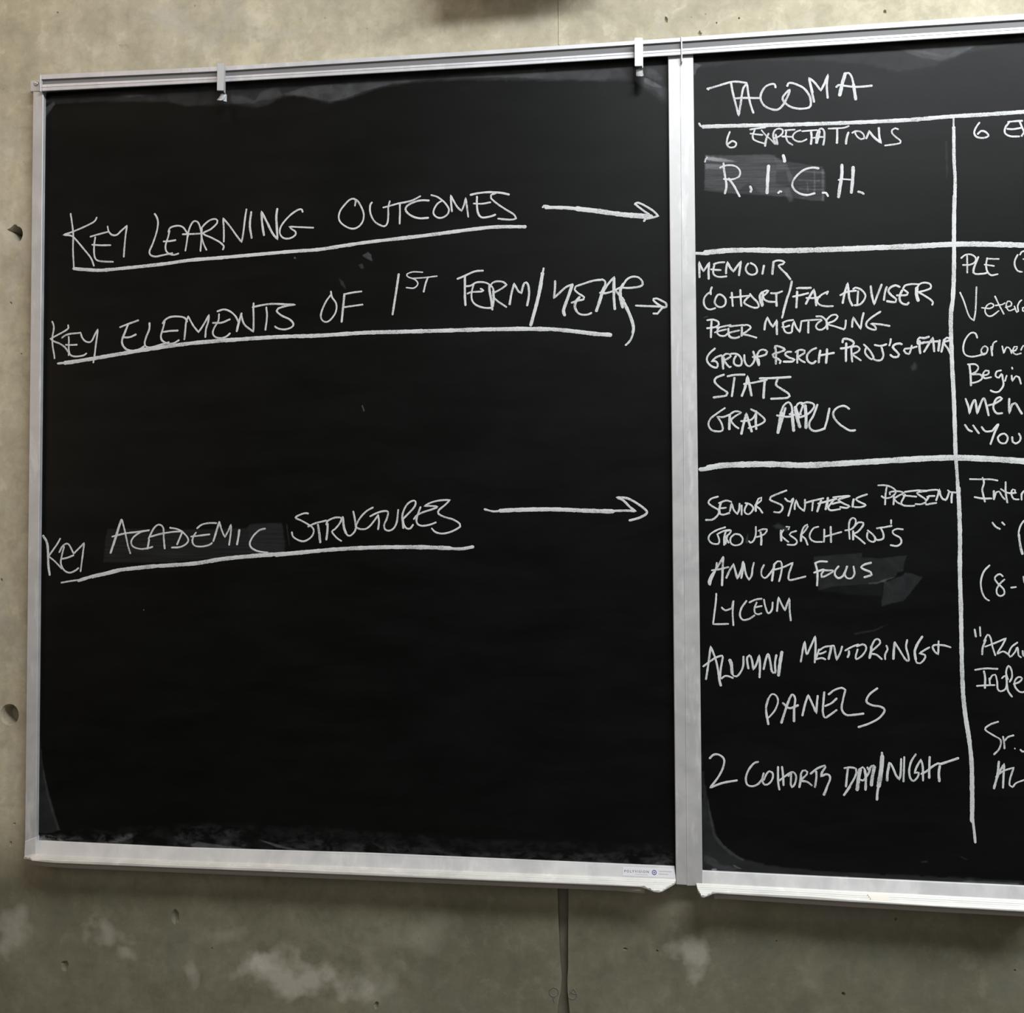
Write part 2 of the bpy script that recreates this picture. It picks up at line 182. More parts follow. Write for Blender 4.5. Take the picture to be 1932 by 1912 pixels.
('L','chalk_word','chalk word KEY at the start of the bottom line',"""4.4|-884.3,1470.3 -876.4,1457.4 -874,1436.9 -873.2,1416.3 -870.2,1397.1
3.2|-850,1465 -855.9,1454.8 -865.3,1442 *-872.8,1431.7 -862.3,1424 -854,1416.4 -846.3,1408.7
3.2|-851.6,1439.4 -844.9,1450.9 -834,1454.8 *-822.9,1436.8 -812.1,1447.1 *-802.2,1456.8 -804.7,1436.8 -808.9,1403.7
3.2|-847.3,1426.6 -835.1,1429.2 -822.9,1433.8
3.2|-842.1,1449.7 -846,1434.3 -848.1,1418.9 -841.6,1406.1 -830.7,1401.1 -819.8,1404.9 -813.1,1410"""),
('L','chalk_word','chalk word ACADEMIC',"""4.4|-750.1,1438.3 -741.1,1464.4 -733.2,1489.6 *-729.2,1499.6
3.2|-728.2,1499.2 -721.8,1476 -716.5,1452.8 -711.3,1437.3
3.2|-747.3,1468.3 -722.8,1474.1 -698.4,1476.9 -674,1480.1 -690.2,1476.9 -704.4,1468.2 -710,1458.6 -706.3,1449.9 -692,1445.4 -677.8,1446.6 -668.1,1449.3
3.84|-677.8,1446 -674.9,1462.4
3.2|-675.9,1464.3 -665.9,1483.5 -655.9,1490.2 -647.7,1484.4 -646.5,1466.2 -644.4,1446
3.2|-674.9,1467.2 -653.7,1472.9 -629.5,1476.7 -611.3,1477.6
3.2|-610.3,1477.6 -615.3,1466.1 -620.8,1453.6
3.2|-634.6,1484.4 -619.4,1481.5 -607.3,1473.8 -599.2,1463.2 -603.1,1454.6 -615.1,1448.8 -630.9,1447.9
3.2|-582.2,1483.3 -573.3,1489.9 -559.3,1492.8 -545.3,1492.7
3.2|-584.2,1475.6 -589.2,1468 -591.1,1458.4 -586,1451.1 -573,1449.7 -559,1452.6 -553.5,1456.4
3.2|-593.6,1468 -577.1,1469.8 -558.2,1472.1
4|-550.7,1459.8 -545.2,1477.4 *-539.7,1494.6
3.2|-539.7,1494.6 -534.2,1477.4 *-528.8,1466.9 -522.3,1479.3 *-517.4,1489.7 -517.7,1475.4 -520.8,1452.6
3.84|-501.5,1480.1 -503,1467.8 -505.7,1453.5
3.2|-452.4,1482.3 -463.9,1479.1 -475.7,1467.7 -481.5,1455.4 -477.5,1446.8 -465.6,1441.1 -446.9,1438.6"""),
('L','chalk_word','chalk word STRUCTURES',"""3.2|-371.7,1509.4 -379.6,1509.8 -395.3,1502.4 -383,1495.9 -370.8,1489.1 -363.8,1484 -361.1,1477.3 -365.5,1467.1 -377.6,1459.6 -388.1,1460.4 -399.5,1467.2 -402.2,1475.7
3.2|-371.6,1485.7 -358.6,1491.6 -337.7,1496.6
4|-353.3,1489.1 -350.7,1472.2 -348.9,1457
3.2|-337.7,1489 -335.1,1495.7 -322.1,1501.6 -310,1500.7 -313.4,1490.6 -322.1,1480.5 -327.3,1476.3 -318.6,1465.4 -309.9,1459.5
3.84|-335.1,1490.7 -335.9,1475.5 -337.6,1462
4.4|-307.4,1502.4 -304.8,1483.8 -301.3,1473.7
3.2|-304.8,1483.8 -300.4,1472 -294.4,1468.7 -287.5,1473.7 -283.2,1482.1 -284.9,1498.9 -287.9,1512.7
3.2|-251.4,1519.7 -263.5,1513.1 -275.5,1500.5 -282.3,1487.1 -278.9,1482.1 -266.8,1480.7 -256.5,1487 -242,1505.4
3.2|-256.6,1503.8 -244.6,1509.6 -232.6,1512.9 -224,1511.7 -225.7,1500.3 -230.8,1488.6 -229.1,1480.2 -222.3,1477.7 -213.7,1481.9 -207.8,1493.5 -205.2,1515.3
3.2|-242,1506.2 -240.3,1493.7 -242,1480.3
3.2|-195.8,1484.3 -197.6,1505.2 -189.9,1523.5 -179.7,1531 -173.7,1530.1 -174.6,1521.8 -184.8,1510.1 -196.7,1498.5
3.2|-196.7,1498.5 -194.7,1488.5 -189.9,1481.8 -183.1,1481.8 -178,1488.4
4|-197,1498.5 -195.8,1482.6
3.2|-164.4,1520 -169.5,1506.7 -172,1496.7 -169.5,1489.2 -161,1486.3 -147.5,1488.3 -136.5,1492.4
3.2|-176.6,1498.4 -171.2,1505.1 -159.3,1510.8 -140.7,1516.6 -133.9,1520.2 -144.1,1521.6 *-157.6,1521.7 -144.1,1528.3 -127.2,1531.8 *-111.1,1532.2 -120.4,1523.1 -130.6,1514.9 -132.2,1508.2 -122.1,1502.3 -105.3,1497.3 -93.5,1489.8 -92.7,1484.8 -107,1476.5 -123.8,1472.4 -137.3,1475 -144.1,1481.6"""),
('R','chalk_word','chalk heading TACOMA',"""2.92|347.9,2247 345.6,2249.5 351,2250.3
3.65|345.6,2248.7 361.9,2252.6 383.6,2258 397.5,2258.5 412.9,2255.2
3.65|386.4,2256.8 389.6,2238.2 394.1,2218.7 *398.8,2198.5 402.6,2219.8 405,2237.3 408.2,2248.3 *413.7,2254.3 415.8,2235.1 418.7,2218.9 423.9,2201.9
3.65|393.4,2229.2 409.6,2229 434.2,2227.3
3.65|461.9,2244.4 460.4,2250 454.3,2250.7 445.1,2246.9 438.1,2237 436.4,2225.9 441.7,2214.5 452.3,2207.5 464.5,2205.2 473.8,2212.7 481.6,2226.5 486,2239 480.1,2234.6 473.6,2225.4 476.9,2217.3 487.4,2208.7 502.6,2204.7 517.8,2206.2 520.9,2213.2 518.8,2226 510.6,2239.1 500.1,2246.1 489.5,2250.7 483.4,2250.3 481.5,2245.6
3.65|526.2,2215.3 522,2236.9 *518.4,2257.7 527.4,2249.3 *537.8,2234.4 544,2246.7 *550.3,2262.2 547.8,2243.3 549,2221.1
3.29|520.6,2248.1 524.2,2232
5.72|578.9,2262 574.2,2246.5 569.1,2224.7
3.65|578.1,2261.3 584.9,2262.5 590.1,2253.5 592.8,2237.5
5.28|592.2,2242.3 595.6,2216.1
3.65|563.5,2239.2 567.4,2242.5 575.6,2240.9 592.1,2237.9 607.1,2237.5 622.5,2238.2"""),
('R','chalk_rule','chalk rule under TACOMA',"""3.65|331.1,2188.3 333.8,2183.5 354.7,2180.5
6.6|337.4,2182.4 404.4,2180.7 476.1,2178.2 547.1,2176.7 617.4,2175.7 687,2175.6 747.4,2177.8 807.2,2178.2 868.2,2179.4"""),
('R','chalk_rule','chalk rule above MEMOIR',"""5.28|323.6,1959.6 343.6,1958
8.8|339.1,1960 375.2,1962.3 420.1,1961.6 473.6,1958.6 544.4,1957.8 614.4,1957.9 683.7,1958 752.4,1959 811.9,1956.7 870.8,1952.6"""),
('R','chalk_rule','chalk rule above SENIOR SYNTHESIS',"""7.04|327.5,1582.2 344.6,1583.9
9.68|340.2,1584.9 371.6,1589.1 442.9,1590.1 504.6,1587.6 574.6,1590.5 661.1,1594.9 738,1597.6 797.2,1595.1 864.1,1589.9"""),
('R','chalk_rule','long upright chalk rule between the columns',"""2.92|755.1,2179.2 754.9,2141
5.28|755.2,2159.2 754.8,2104.7 755.9,2068.3 754.3,2023.1
6.6|754.6,2041.2 753,1996 751.8,1923.8 749.2,1869.8 745.2,1833.9 745.8,1762 748,1690.3 749.1,1601
5.28|749.1,1601 751.1,1565.3 752.2,1529.7
6.6|752.5,1547.5 753.8,1476.5 752.7,1405.6 753.3,1343.7 753.2,1282 753.8,1220.5 756.5,1176.6 763.1,1124.2 765.9,1089.3 765.9,1037 765.1,993.4
4.01|765.3,1006.5 768.2,976.1 769.5,958.8"""),
('R','chalk_word','chalk numeral 6 before EXPECTATIONS',"""3.14|383.5,2170.7 379.5,2160.2 378.2,2149.6 383.2,2143.2 392.1,2144.3 394.2,2150.3 387.7,2154.3 380.3,2149.5"""),
('R','chalk_word','chalk word EXPECTATIONS',"""2.92|417.7,2173 428.9,2174.2 444,2175.3
2.92|426,2171.8 422.7,2163.8 423,2156.3 430.1,2151.4 443,2146.6
2.92|418.4,2165.8 428.8,2163.8 438.9,2162.2
2.55|437.2,2170.8 444.6,2161.1 453.1,2153.2 459.9,2145.1
3.65|443,2142.6 445.3,2155.1 448.9,2163.9
2.92|460.9,2145.1 457.5,2154.5 456.8,2162 459.8,2169.3 466.3,2171.9 472.7,2169.4 472.6,2163.4 466.1,2157.8 457.5,2155.2
3.65|461.1,2161.8 463.8,2144.9
2.92|477,2168.4 487.7,2168.6 493.4,2168.7
2.92|479.1,2167.5 478.3,2157.9 481.7,2148 489.5,2142.1
2.92|471.8,2157.9 481.8,2157 489,2156.1
2.92|503.1,2167 496.2,2165.1 490.4,2159.5 490.4,2152.8 497.4,2148 506,2147.5 513.1,2150.9
2.92|505.5,2165.1 516.2,2165.6 530.4,2165.9
3.65|520.7,2164.9 521.4,2152.7 520.2,2142.1
2.92|523.8,2152.6 533.1,2153.6 541.6,2153.4
3.29|528.7,2143.4 529.6,2155.2 533.2,2165.4 538.2,2168.4 542.4,2163.4 542.7,2151.6 540.7,2139.8
3.29|530.1,2143.3 533.1,2153.6 535.3,2163.8
2.92|549.6,2167.5 561.6,2167.2 575.7,2167.6 583.5,2170.2
3.65|564.1,2166 564,2153.4 563.4,2141.6
3.65|582.7,2159.1 579.7,2149.7 578.5,2139.7
2.92|589,2158 593.9,2160.7 602.4,2159.5 607.9,2154.1 608.5,2147.4 603.6,2146.2 598,2150.2 594.6,2155.5 593.9,2159.3
3.65|612,2147.2 614.9,2153.7 *617.1,2159.8 624.7,2148.8 *636.4,2137.9 633.8,2148.3 633,2164.6
2.92|664.6,2160.2 659.8,2162.4 654.9,2159.7 654.8,2153.8 661,2146.9 668.5,2139.9 667.8,2136.3 658,2134.6 642.6,2133.2"""),
('R','chalk_word','chalk letters R.I.C.H.',"""3.65|372.2,2115.9 373.3,2101.9 375.4,2087.9 376.8,2075.5 374.1,2062.5
3.14|365.9,2108.1 373.4,2111.2 383.9,2111.9 394.3,2108.6 400.2,2100.6 398.6,2091.5 389.6,2087.3 380.6,2086.9 372.4,2088.1
3.65|380.7,2088.4 388,2078.1 393.9,2067 399,2056.3
4.01|417,2072.9 419.2,2067.4 417.7,2063.3
5.28|448.6,2107.6 446.9,2086.1 445.5,2060.1
3.65|464.3,2059.2 467.3,2062.2 469.5,2061.3
3.65|532.4,2099.2 521.5,2101 506.7,2097.1 493.4,2085.5 488.1,2075 490.2,2065.7 498.9,2057.7 512.1,2053.7 525.3,2056.2
3.65|538.5,2056.2 544.3,2055.9 547.4,2050.2
5.28|571.2,2103.2 570.9,2086.4 567.8,2066.8 564.9,2047.9
5.28|589.7,2098.5 589,2081 586.2,2054.5
2.55|565,2077.2 570.8,2078.5 589.7,2076.4
3.65|597.4,2055.5 603.9,2053.7 606.4,2051.3
5.28|473.5,2124.8 474.9,2120.1 475.7,2113.9
2.92|340.5,2119.7 342,2125.1 344.3,2127.3"""),
('R','chalk_word','chalk numeral 6 of the right column, cut by the frame',"""3.14|796.7,2164.7 791,2156.7 788,2147.4 792.1,2140.3 803.2,2138.3 811,2141.4 806.2,2148.5 799.2,2150.3 793.6,2145.3"""),
('R','chalk_word','chalk letters EX cut off by the right edge under TACOMA',"""3.14|845.3,2164.2 838.2,2154.2 837.2,2145.4 844.8,2139.1 860,2137.7
3.14|842.5,2163.4 859.1,2164.3 865.2,2164
3.14|840.9,2151.7 850.6,2150.6 863,2152.3
3.14|863.6,2138.1 867.6,2144.4 871.2,2149.5
3.14|860.5,2164.2 865.7,2149.8 871,2137.7"""),
('R','chalk_word','chalk word MEMOIR',"""3.65|329.3,1917.2 329.1,1931.1 *328.8,1944.3 332.4,1934.6 *336.5,1927.8 341.2,1934.9 *346.3,1942.5 345,1929.3 345.1,1913.9
3.21|353.8,1939.2 361.8,1941.7 372.3,1942.1
3.21|354.7,1937.4 352.9,1929 353.4,1921.8 359.2,1917.4 367.4,1916.5 375.5,1917.2
3.21|348.8,1930.4 357,1929.1 365.7,1928.6
3.65|374.6,1922.3 375.1,1931.8 *377.5,1942 381.5,1932.8 *387.2,1925.4 393.1,1933.6 *400.2,1942.3 398.4,1931 396.5,1918.2
3.21|412.4,1938.3 408.8,1933 408.4,1926.5 412.7,1920.3 419.7,1918.3 426.1,1921.1 427,1927.6 423.3,1934.9 416.4,1939
3.65|438.9,1933.8 437.7,1927.2 436.2,1919.5
4.01|455.1,1939.7 453.9,1929.1 453,1918.4
3.21|455.1,1939.7 460.4,1941.7 467.3,1941.4 473.6,1938.5 470.6,1935 463.5,1932.9 470.5,1923.7 477.3,1917.5
3.65|475.1,1919.4 483,1908.4"""),
('R','chalk_word','chalk word COHORT',"""3.21|350.3,1899.1 348.2,1893.2 348.4,1886.6
3.21|348.4,1890.8 342.5,1887.4 337.2,1880.3 336.5,1870.7 340.6,1862.8 347,1860.2 355.8,1862.4
3.21|360.1,1885.4 356.5,1879.7 354.7,1872.6 358.7,1865.9 366.9,1863.8 372.7,1868.4 373.4,1876.8 369.4,1882.9 363.6,1886.1 359.5,1885
3.5|384,1888.4 384.7,1876.4 385.5,1865
3.5|398.5,1892.7 399,1878.4 400,1864.6
3.21|381,1880.1 392.6,1880.4 404.2,1881.5 413.5,1882.1
3.21|414.7,1885.3 420.4,1877.7 427.3,1870.3 429.5,1862.5 422.5,1860.9 412.2,1864.8 404.7,1870.4 408.8,1876.9 414.7,1882
3.65|435.3,1863.5 431.9,1872.6 431.4,1882.1 435.5,1887.9
3.21|436.5,1865.3 434.9,1877.2 437.2,1885.5
3.21|433.8,1885.6 440.2,1889.6 446,1890 441.3,1884.2 436.6,1879.6 438.9,1874.7 445.7,1870.9 457.2,1870
3.21|449.9,1885.3 459.7,1885 469.2,1888
3.5|459.1,1883.6 459,1872.9 459.5,1862.8"""),
('R','chalk_word','chalk slash between COHORT and FAC',"""3.65|485.4,1904.7 482.2,1890 475.7,1871.2 470.3,1851.1
3.29|476.5,1871.5 468.3,1842.1"""),
('R','chalk_word','chalk word FAC',"""3.21|493.3,1892.6 494.9,1891.8
3.65|495.6,1892.9 507.3,1892.5 517.1,1892.5
3.65|494.1,1886.8 493.3,1873.3 492.4,1859.1
3.21|486.8,1878.1 498.9,1880.3 512.6,1883.4
3.65|508.3,1865 515.3,1878.3 *522,1889.5 524.2,1876.6 525.4,1861.7
3.21|509.1,1875 520.7,1874.6 531.7,1876.1
3.21|545.5,1885.2 543.4,1880.6
3.21|545.5,1885.2 534.5,1879.9 527.6,1872.3 528.2,1865.8 534.3,1861.4 543.8,1859.7 553.3,1859.7"""),
('R','chalk_word','chalk word ADVISER',"""3.65|569.4,1864.6 573.4,1883.6 *578.3,1898.7 579.5,1883.4 580.6,1870.6 585.3,1859.8
3.21|565.5,1878.1 576.7,1883.4 591.7,1885.1
3.21|587,1888.1 590.4,1890.4 598.5,1887.7 604.5,1881.8 607.1,1875.4 603.6,1867 596.8,1860.9 588.6,1860.1
3.21|595.1,1884.3 594.2,1873 593.4,1861
3.65|615.9,1892.1 617.3,1877.9 *620.8,1860.6 626.7,1876.2 633.7,1894.3
3.5|642,1889.8 638.9,1880 637.1,1867.4
3.65|663.2,1889.1 656.5,1892.1 648.4,1888.9 644.6,1882.7 649.6,1875.4 657.3,1868.2 656.1,1863.3 642,1865.5
3.21|658.3,1874.9 668.3,1874.6 675,1875.3 676.4,1878.8 668.5,1886.1 671.3,1890.9 682,1893.4 695.4,1892.5
3.65|667.1,1883.3 663,1873.6 663.5,1865.1 668.1,1860.1 674.8,1858.9 677.5,1861.9
5.28|691,1886.8 690.4,1875.5 692.9,1864.9
3.21|691.3,1886.7 696.7,1893.6 706.1,1895 713.3,1891.6 713.2,1885.3 705.9,1882.1 692.5,1879
3.21|693.8,1878.9 703.1,1873 712.3,1866.4 716.9,1860.7 715.5,1856.8"""),
('R','chalk_word','chalk word PEER',"""3.5|349.4,1841.3 348.4,1827.6 347.9,1811.6
3.07|341.7,1841.5 352.1,1842.4 360.9,1838.2 361.7,1833.6 355.5,1829.2 341.3,1827.5
3.07|358.1,1827.4 371.4,1830.3 382.1,1832.1
3.07|362.6,1829 358.1,1821 362.4,1814.5 371.3,1813.4 375.7,1816.9
3.07|354.5,1819.8 364.3,1822.6 374,1824.7
3.65|377.6,1825.9 378,1815.9 381.8,1810.4 390.7,1809.2 396,1811.4
3.07|379.4,1829.5 392.6,1830.9 403.2,1831.5
3.07|376.6,1817.8 385.5,1820.2 396.1,1822.3
3.5|400.5,1828 400.5,1818.9 399.9,1812.6
3.07|401.5,1830.7 410.3,1831.3 415.5,1826.7 406.6,1818.7 401.3,1815.6 411.8,1813.2 425,1808.8"""),
('R','chalk_word',"chalk word MENTORING above GROUP RSRCH PROJ'S","""3.5|438.6,1822.4 440.1,1834.1 *443.8,1843.9 448,1833.9 *452.7,1826.9 455.9,1831.8 *459.8,1838.6 459.3,1826.3 459.5,1813.7
3.07|469,1833.3 476.9,1836.7 487,1837.8
3.07|469.5,1833.3 470.6,1824.2 473.2,1817.8 478.4,1815.3 484,1816.6
3.07|468,1826.1 473.3,1825.9 480.6,1828.4
3.07|484.5,1817.5 485.5,1827.4 *488.2,1835.4 491.5,1825.4 *497.5,1816.6 499,1825.2 500.3,1834.2
3.07|500.4,1835.1 511.7,1836.5 533.3,1837.2
3.5|512.5,1835.6 511.9,1824.8 511.7,1815
3.07|525.2,1842.8 534.2,1842.2 541.9,1834.8 541.8,1825.8 534,1819.7 527.1,1820.8 524.5,1826.3 528.9,1832.5 534.2,1835.9
3.5|543.5,1820.4 542.7,1829.4 541.9,1835.7
3.07|541.9,1835.7 549.8,1843.5 558.4,1844.7 561,1841.4 554.9,1834.4 543.6,1829.3 556.5,1824.5 571,1819.2
3.07|574.1,1834.7 573.7,1827.6 572.2,1820.5
3.29|584.3,1822.8 584.9,1831.7 *586.7,1839.7 591.8,1829.8 *598.5,1819.2 600.4,1833.1 603.5,1846.4
3.29|631.3,1847.9 618.4,1839.7 608.9,1831 607.9,1823.9 614.7,1818.7 623.2,1817.3 621.6,1823.5 *614.8,1828.2 631.9,1825.9 645.8,1822.9"""),
('R','chalk_word','chalk word GROUP before the upper RSRCH',"""3.36|354.6,1791.9 345.8,1784.3 340.8,1776.1 341.6,1768.9 347.9,1761.6 357.2,1758.4 359,1764.9 355,1769.8 *348.6,1769.3 356.2,1776.3 365.6,1779.7
3.65|368.3,1756.3 367.2,1767.1 366.7,1777.9
3.65|367.7,1759.9 369.6,1775.4
3.36|366.7,1776.7 372.6,1781.9 379.5,1781.1 381.2,1777.5 373.6,1772.3 370.1,1771.2 374.7,1763.3 379.3,1758.5 381.1,1759.6
3.36|381.3,1781.7 388.8,1782.1 395.8,1778.3 399.7,1769.9 397.9,1761.6 390.9,1761.2 386.3,1765.5 387,1772.6 390,1777.9
3.36|404.1,1779.3 404.4,1769.8 407.2,1762.6 412.9,1759.5 418.7,1764.7 421.7,1774.1 419.2,1785.1
3.65|428.5,1760.9 425.7,1770.5 425.8,1780
3.36|425.8,1778.8 429.4,1785.8 436.3,1788 442.6,1784.3 440.8,1779.6 430.4,1776.3 418.3,1775.4
3.36|428.1,1771.6 429.1,1762.1"""),
('R','chalk_word',"chalk word RSRCH in GROUP RSRCH PROJ'S + FAIR","""3.36|455.3,1789.9 456.2,1793.5 462.8,1792.7 472.5,1787.1 462.7,1782.6 451.7,1779.3 453.4,1774.5 461.4,1770.8 465.4,1767.1 463.6,1763.6
3.36|456.5,1792.3 457.5,1779.2 457,1762.8
3.65|482.8,1782.7 476.5,1782.9 472.4,1778.8 479.8,1772.7 488.3,1769.6 485.4,1766.1 470,1766.1
3.36|493.6,1783 492.9,1773.6 492.8,1763.5
3.36|490.2,1781.9 497.1,1785.9 505.1,1784.5 505,1780.4 495.8,1774.7 494.1,1773 499.2,1767.5 505.4,1764.1
3.65|524.5,1788.2 516.5,1784.8 509.5,1776.7 509.4,1768.5 513.9,1763 519.6,1762.3 523.6,1765.8
3.65|531.3,1783.9 529.4,1773.9 528.5,1763.3
4.01|542.4,1785.9 541.9,1774.7 540.6,1762.4
3.5|528.9,1775.1 540.3,1777.1 553.9,1779.4"""),
('R','chalk_word',"chalk word PROJ'S next to FAIR","""3.65|568.3,1796.9 569.7,1802.7 577.2,1802.5 585.9,1797.8 585.8,1792.1 577.1,1787.9 565.1,1786.5
3.65|574.4,1795.3 573.7,1781.2 573.5,1764.5
3.36|582.5,1787.7 582.8,1775.3 583.8,1763.4
3.21|583.6,1788.3 591.2,1789.8 596.5,1785.1 592.1,1779.6 584.5,1775.8 590.9,1770.6 597.9,1765.3
3.21|603.1,1792.3 609.5,1785.9 615.8,1776.7 618.9,1768.8 615.7,1766.6 609.3,1771.3 605.1,1778.1 605.7,1783.7 607.9,1788.2
3.21|620.9,1791.2 628.9,1789.3 634.3,1789.8 640.2,1791.9
3.21|631.6,1789.8 633.6,1780.8 635.1,1772.9 631.8,1765.7 625.3,1764.4 619.4,1766.5
3.21|647.4,1800.7 646.7,1795.1 644.8,1789.5
3.65|665.2,1791.2 662.3,1792.6 654.7,1791.5 650.4,1786.5 655.6,1780.2 660.4,1773.9 658.7,1770.1 651.2,1769.7 646.4,1773.5"""),
('R','chalk_word','chalk plus sign before FAIR',"""3.21|689.4,1786.7 680.3,1784.1 670.1,1783.2 668.5,1780.5 671.6,1775.9 676.4,1774.1 679.2,1779.6 681.4,1788.5"""),
('R','chalk_word','chalk word FAIR',"""3.65|691.1,1791.7 691.7,1798.9 694.4,1801.7 701.9,1800.6 709.4,1802.9
3.65|694.4,1796.1 693.7,1787.1 694.9,1775
3.65|691.1,1791.1 701.8,1793.1 712.4,1793.9 723.1,1794.7
3.5|701,1777.4 708.1,1789 *715.7,1801.1 716.6,1789.9 717.5,1777.6
3.21|701.3,1794.2 698.6,1791.5
3.65|726.3,1796.3 725.3,1787.4 724.1,1778.5
3.65|729.1,1776.7 732,1789.5 733.7,1797.2
3.21|733.7,1795.6 738,1800.5 743.3,1798.1 743.2,1795.9 733.6,1792.2 739.8,1781.5 743.4,1773"""),
('R','chalk_word','chalk word STATS',"""3.5|369.5,1746.1 356.1,1740.9 353.6,1733.6 363.2,1723.4 375.2,1714.5 372.8,1709.6 351.4,1706.8
3.65|375.5,1743 387.6,1745.2 404.4,1745.3
3.65|387.1,1740.3 385,1725.5 382.4,1708.2
4.01|399.3,1708.4 405.4,1725 *409.2,1742.3 412.6,1724.9 415.6,1708.8
3.5|403.1,1728.8 418.7,1730.9 441.5,1735.4
3.65|429.6,1738.1 454.7,1738.3 481.4,1739.4
4.01|437.9,1733 436.5,1717 435.7,1704.2
3.65|459.5,1736.2 457,1726.4 466.4,1718.9 478.2,1710 475.8,1703.9 448.3,1702.5"""),
('R','chalk_word','chalk word GRAD',"""3.21|370.5,1688 357.2,1679 345.9,1669.9 342.3,1660 347.1,1650.6 358.3,1647.6 366,1649.6 365.3,1659.6 359.9,1669.7 *357.1,1673.7 366.9,1672.4 378,1676.5
4.01|378.7,1676.5 377.9,1663.7 377.5,1651.1
3.21|380.1,1677.9 387.8,1682 397.5,1679.7 387.7,1673.5 380.7,1666.5 386.2,1657.8 393.1,1652.3
4.01|397.8,1642.7 401.5,1659 *406.5,1678.1 410.5,1663.1 415.2,1646.7
3.21|397.4,1664.8 408.5,1665.3 416.8,1668.7 423.1,1678.5
3.21|414.2,1685.1 426.6,1677.8 437.5,1666.2 429.1,1658.6 409.7,1652.5
4.01|423.2,1681.4 422.3,1665.8 422.9,1650.8"""),
('R','chalk_word','chalk word APPLIC',"""5.28|459.3,1643.9 462.3,1662.3 465.2,1679.2
3.65|460,1645.3 465,1660.8 472.1,1686.2
3.21|463.8,1676.4 469.4,1690.5 477.7,1696 482.5,1688.8 483.7,1676.1
5.28|483,1678.9 485.4,1647.1
3.21|457.6,1673.7 470.6,1671.3 484.3,1671.1
5.72|488.6,1687.3 491.2,1670.3 495.7,1653.3
3.29|487.2,1681.7 492.8,1692.9 499.7,1694.9 501,1689.9 496.7,1677.3 491.2,1670.3
3.21|478.9,1675.4 488.5,1673.9 498.1,1675.1
3.21|490,1685.9 495.2,1668.8
5.28|505.1,1689.8 506.2,1671.4 506,1651.7
3.5|498.9,1692.1 507.9,1695.4 517.4,1693.1 520.1,1688.1 511.7,1677 498,1670.2 491.1,1669.6
3.65|525.3,1690.9 518.5,1672.6 511.5,1660.1 512.8,1650.2 519.5,1645.8 529.1,1647.1 535.9,1649.8
3.65|545.2,1684.2 541.6,1666.6 536.6,1649.1
3.5|577.7,1682.9 570.3,1687.9 560.8,1686.7 552.6,1679.8 551.8,1670.7 559.1,1659.3 569.8,1650.7 579.2,1645.6 587.1,1646.2"""),
('R','chalk_word','chalk word SENIOR',"""3.07|357.4,1534.9 345.5,1531.2 341,1524.4 348.4,1517.6 358,1511.5 357.2,1503.9 348.2,1495.6 336.3,1494.6
3.65|362.5,1525.1 359.5,1514.5 360.1,1505.4
3.07|358.8,1523.6 370.7,1528 379.6,1525.7
3.07|360.5,1514.5 370.6,1515.6
3.07|359.4,1505.4 366,1503.6 376.4,1506.8
3.07|377.2,1509.8 378.8,1517.4 *379.9,1523.4 383.9,1511.3 *389.7,1504.5 392.8,1512.8 393.6,1522.6
3.07|397,1519.6 396.9,1511.3 396.8,1503.4
3.07|403.2,1523.3 410.6,1521.4 416.4,1515.7 414.8,1509.6 408.2,1504 402.3,1507.4 402.4,1514.2 406.1,1521
3.5|420.7,1509.6 420.1,1520.2
3.07|420.8,1520.2 425.4,1530.7 430.5,1532.9 429.7,1527.6 420.8,1519.4 426.7,1514.1 431.7,1506.5"""),
('R','chalk_word','chalk word SYNTHESIS',"""3.07|472.4,1544.6 459.2,1539.5 445.9,1533.6 444.4,1529 453.2,1524.5 463.4,1519.9 465.5,1513.9 460.3,1507.1 450.8,1507.9
3.07|469.6,1531.1 473.7,1526.6 *478.8,1525.1 483.9,1531 479.4,1516.8 474.8,1501.1
3.07|485.5,1512.3 486,1521.3 *488.3,1528 492.5,1516.7 *501.1,1509.2 502.7,1518.2 502.8,1528.7
3.07|502,1522.7 514.4,1526.3 533.3,1530.7
3.07|515.9,1525.6 515,1516.6 514.2,1509.9
3.65|529.6,1527 525.9,1518 522.9,1508.3
3.29|524.5,1521.8 539,1525.4 555,1529.8
4.01|540.6,1531.4 539,1520.9 536.7,1512
3.07|549.2,1532.1 560.8,1533.5 576.7,1534.4 563.6,1530.5 557.8,1527.5 567.8,1520.8 576.4,1517 572.1,1514 560.6,1515.6
3.07|552.1,1529.8 544.8,1520.9 541.1,1514.9 544.6,1510.1 560.5,1512.1
3.07|547.6,1520.9 554.9,1523.1 562.1,1524.1
3.5|583,1528.9 581.5,1522.2 581,1515.9
3.07|605.1,1536.9 593.9,1533.3 586.6,1528.8 593.7,1523.6 602.6,1518.8 595.1,1515.4 584.3,1515.4"""),
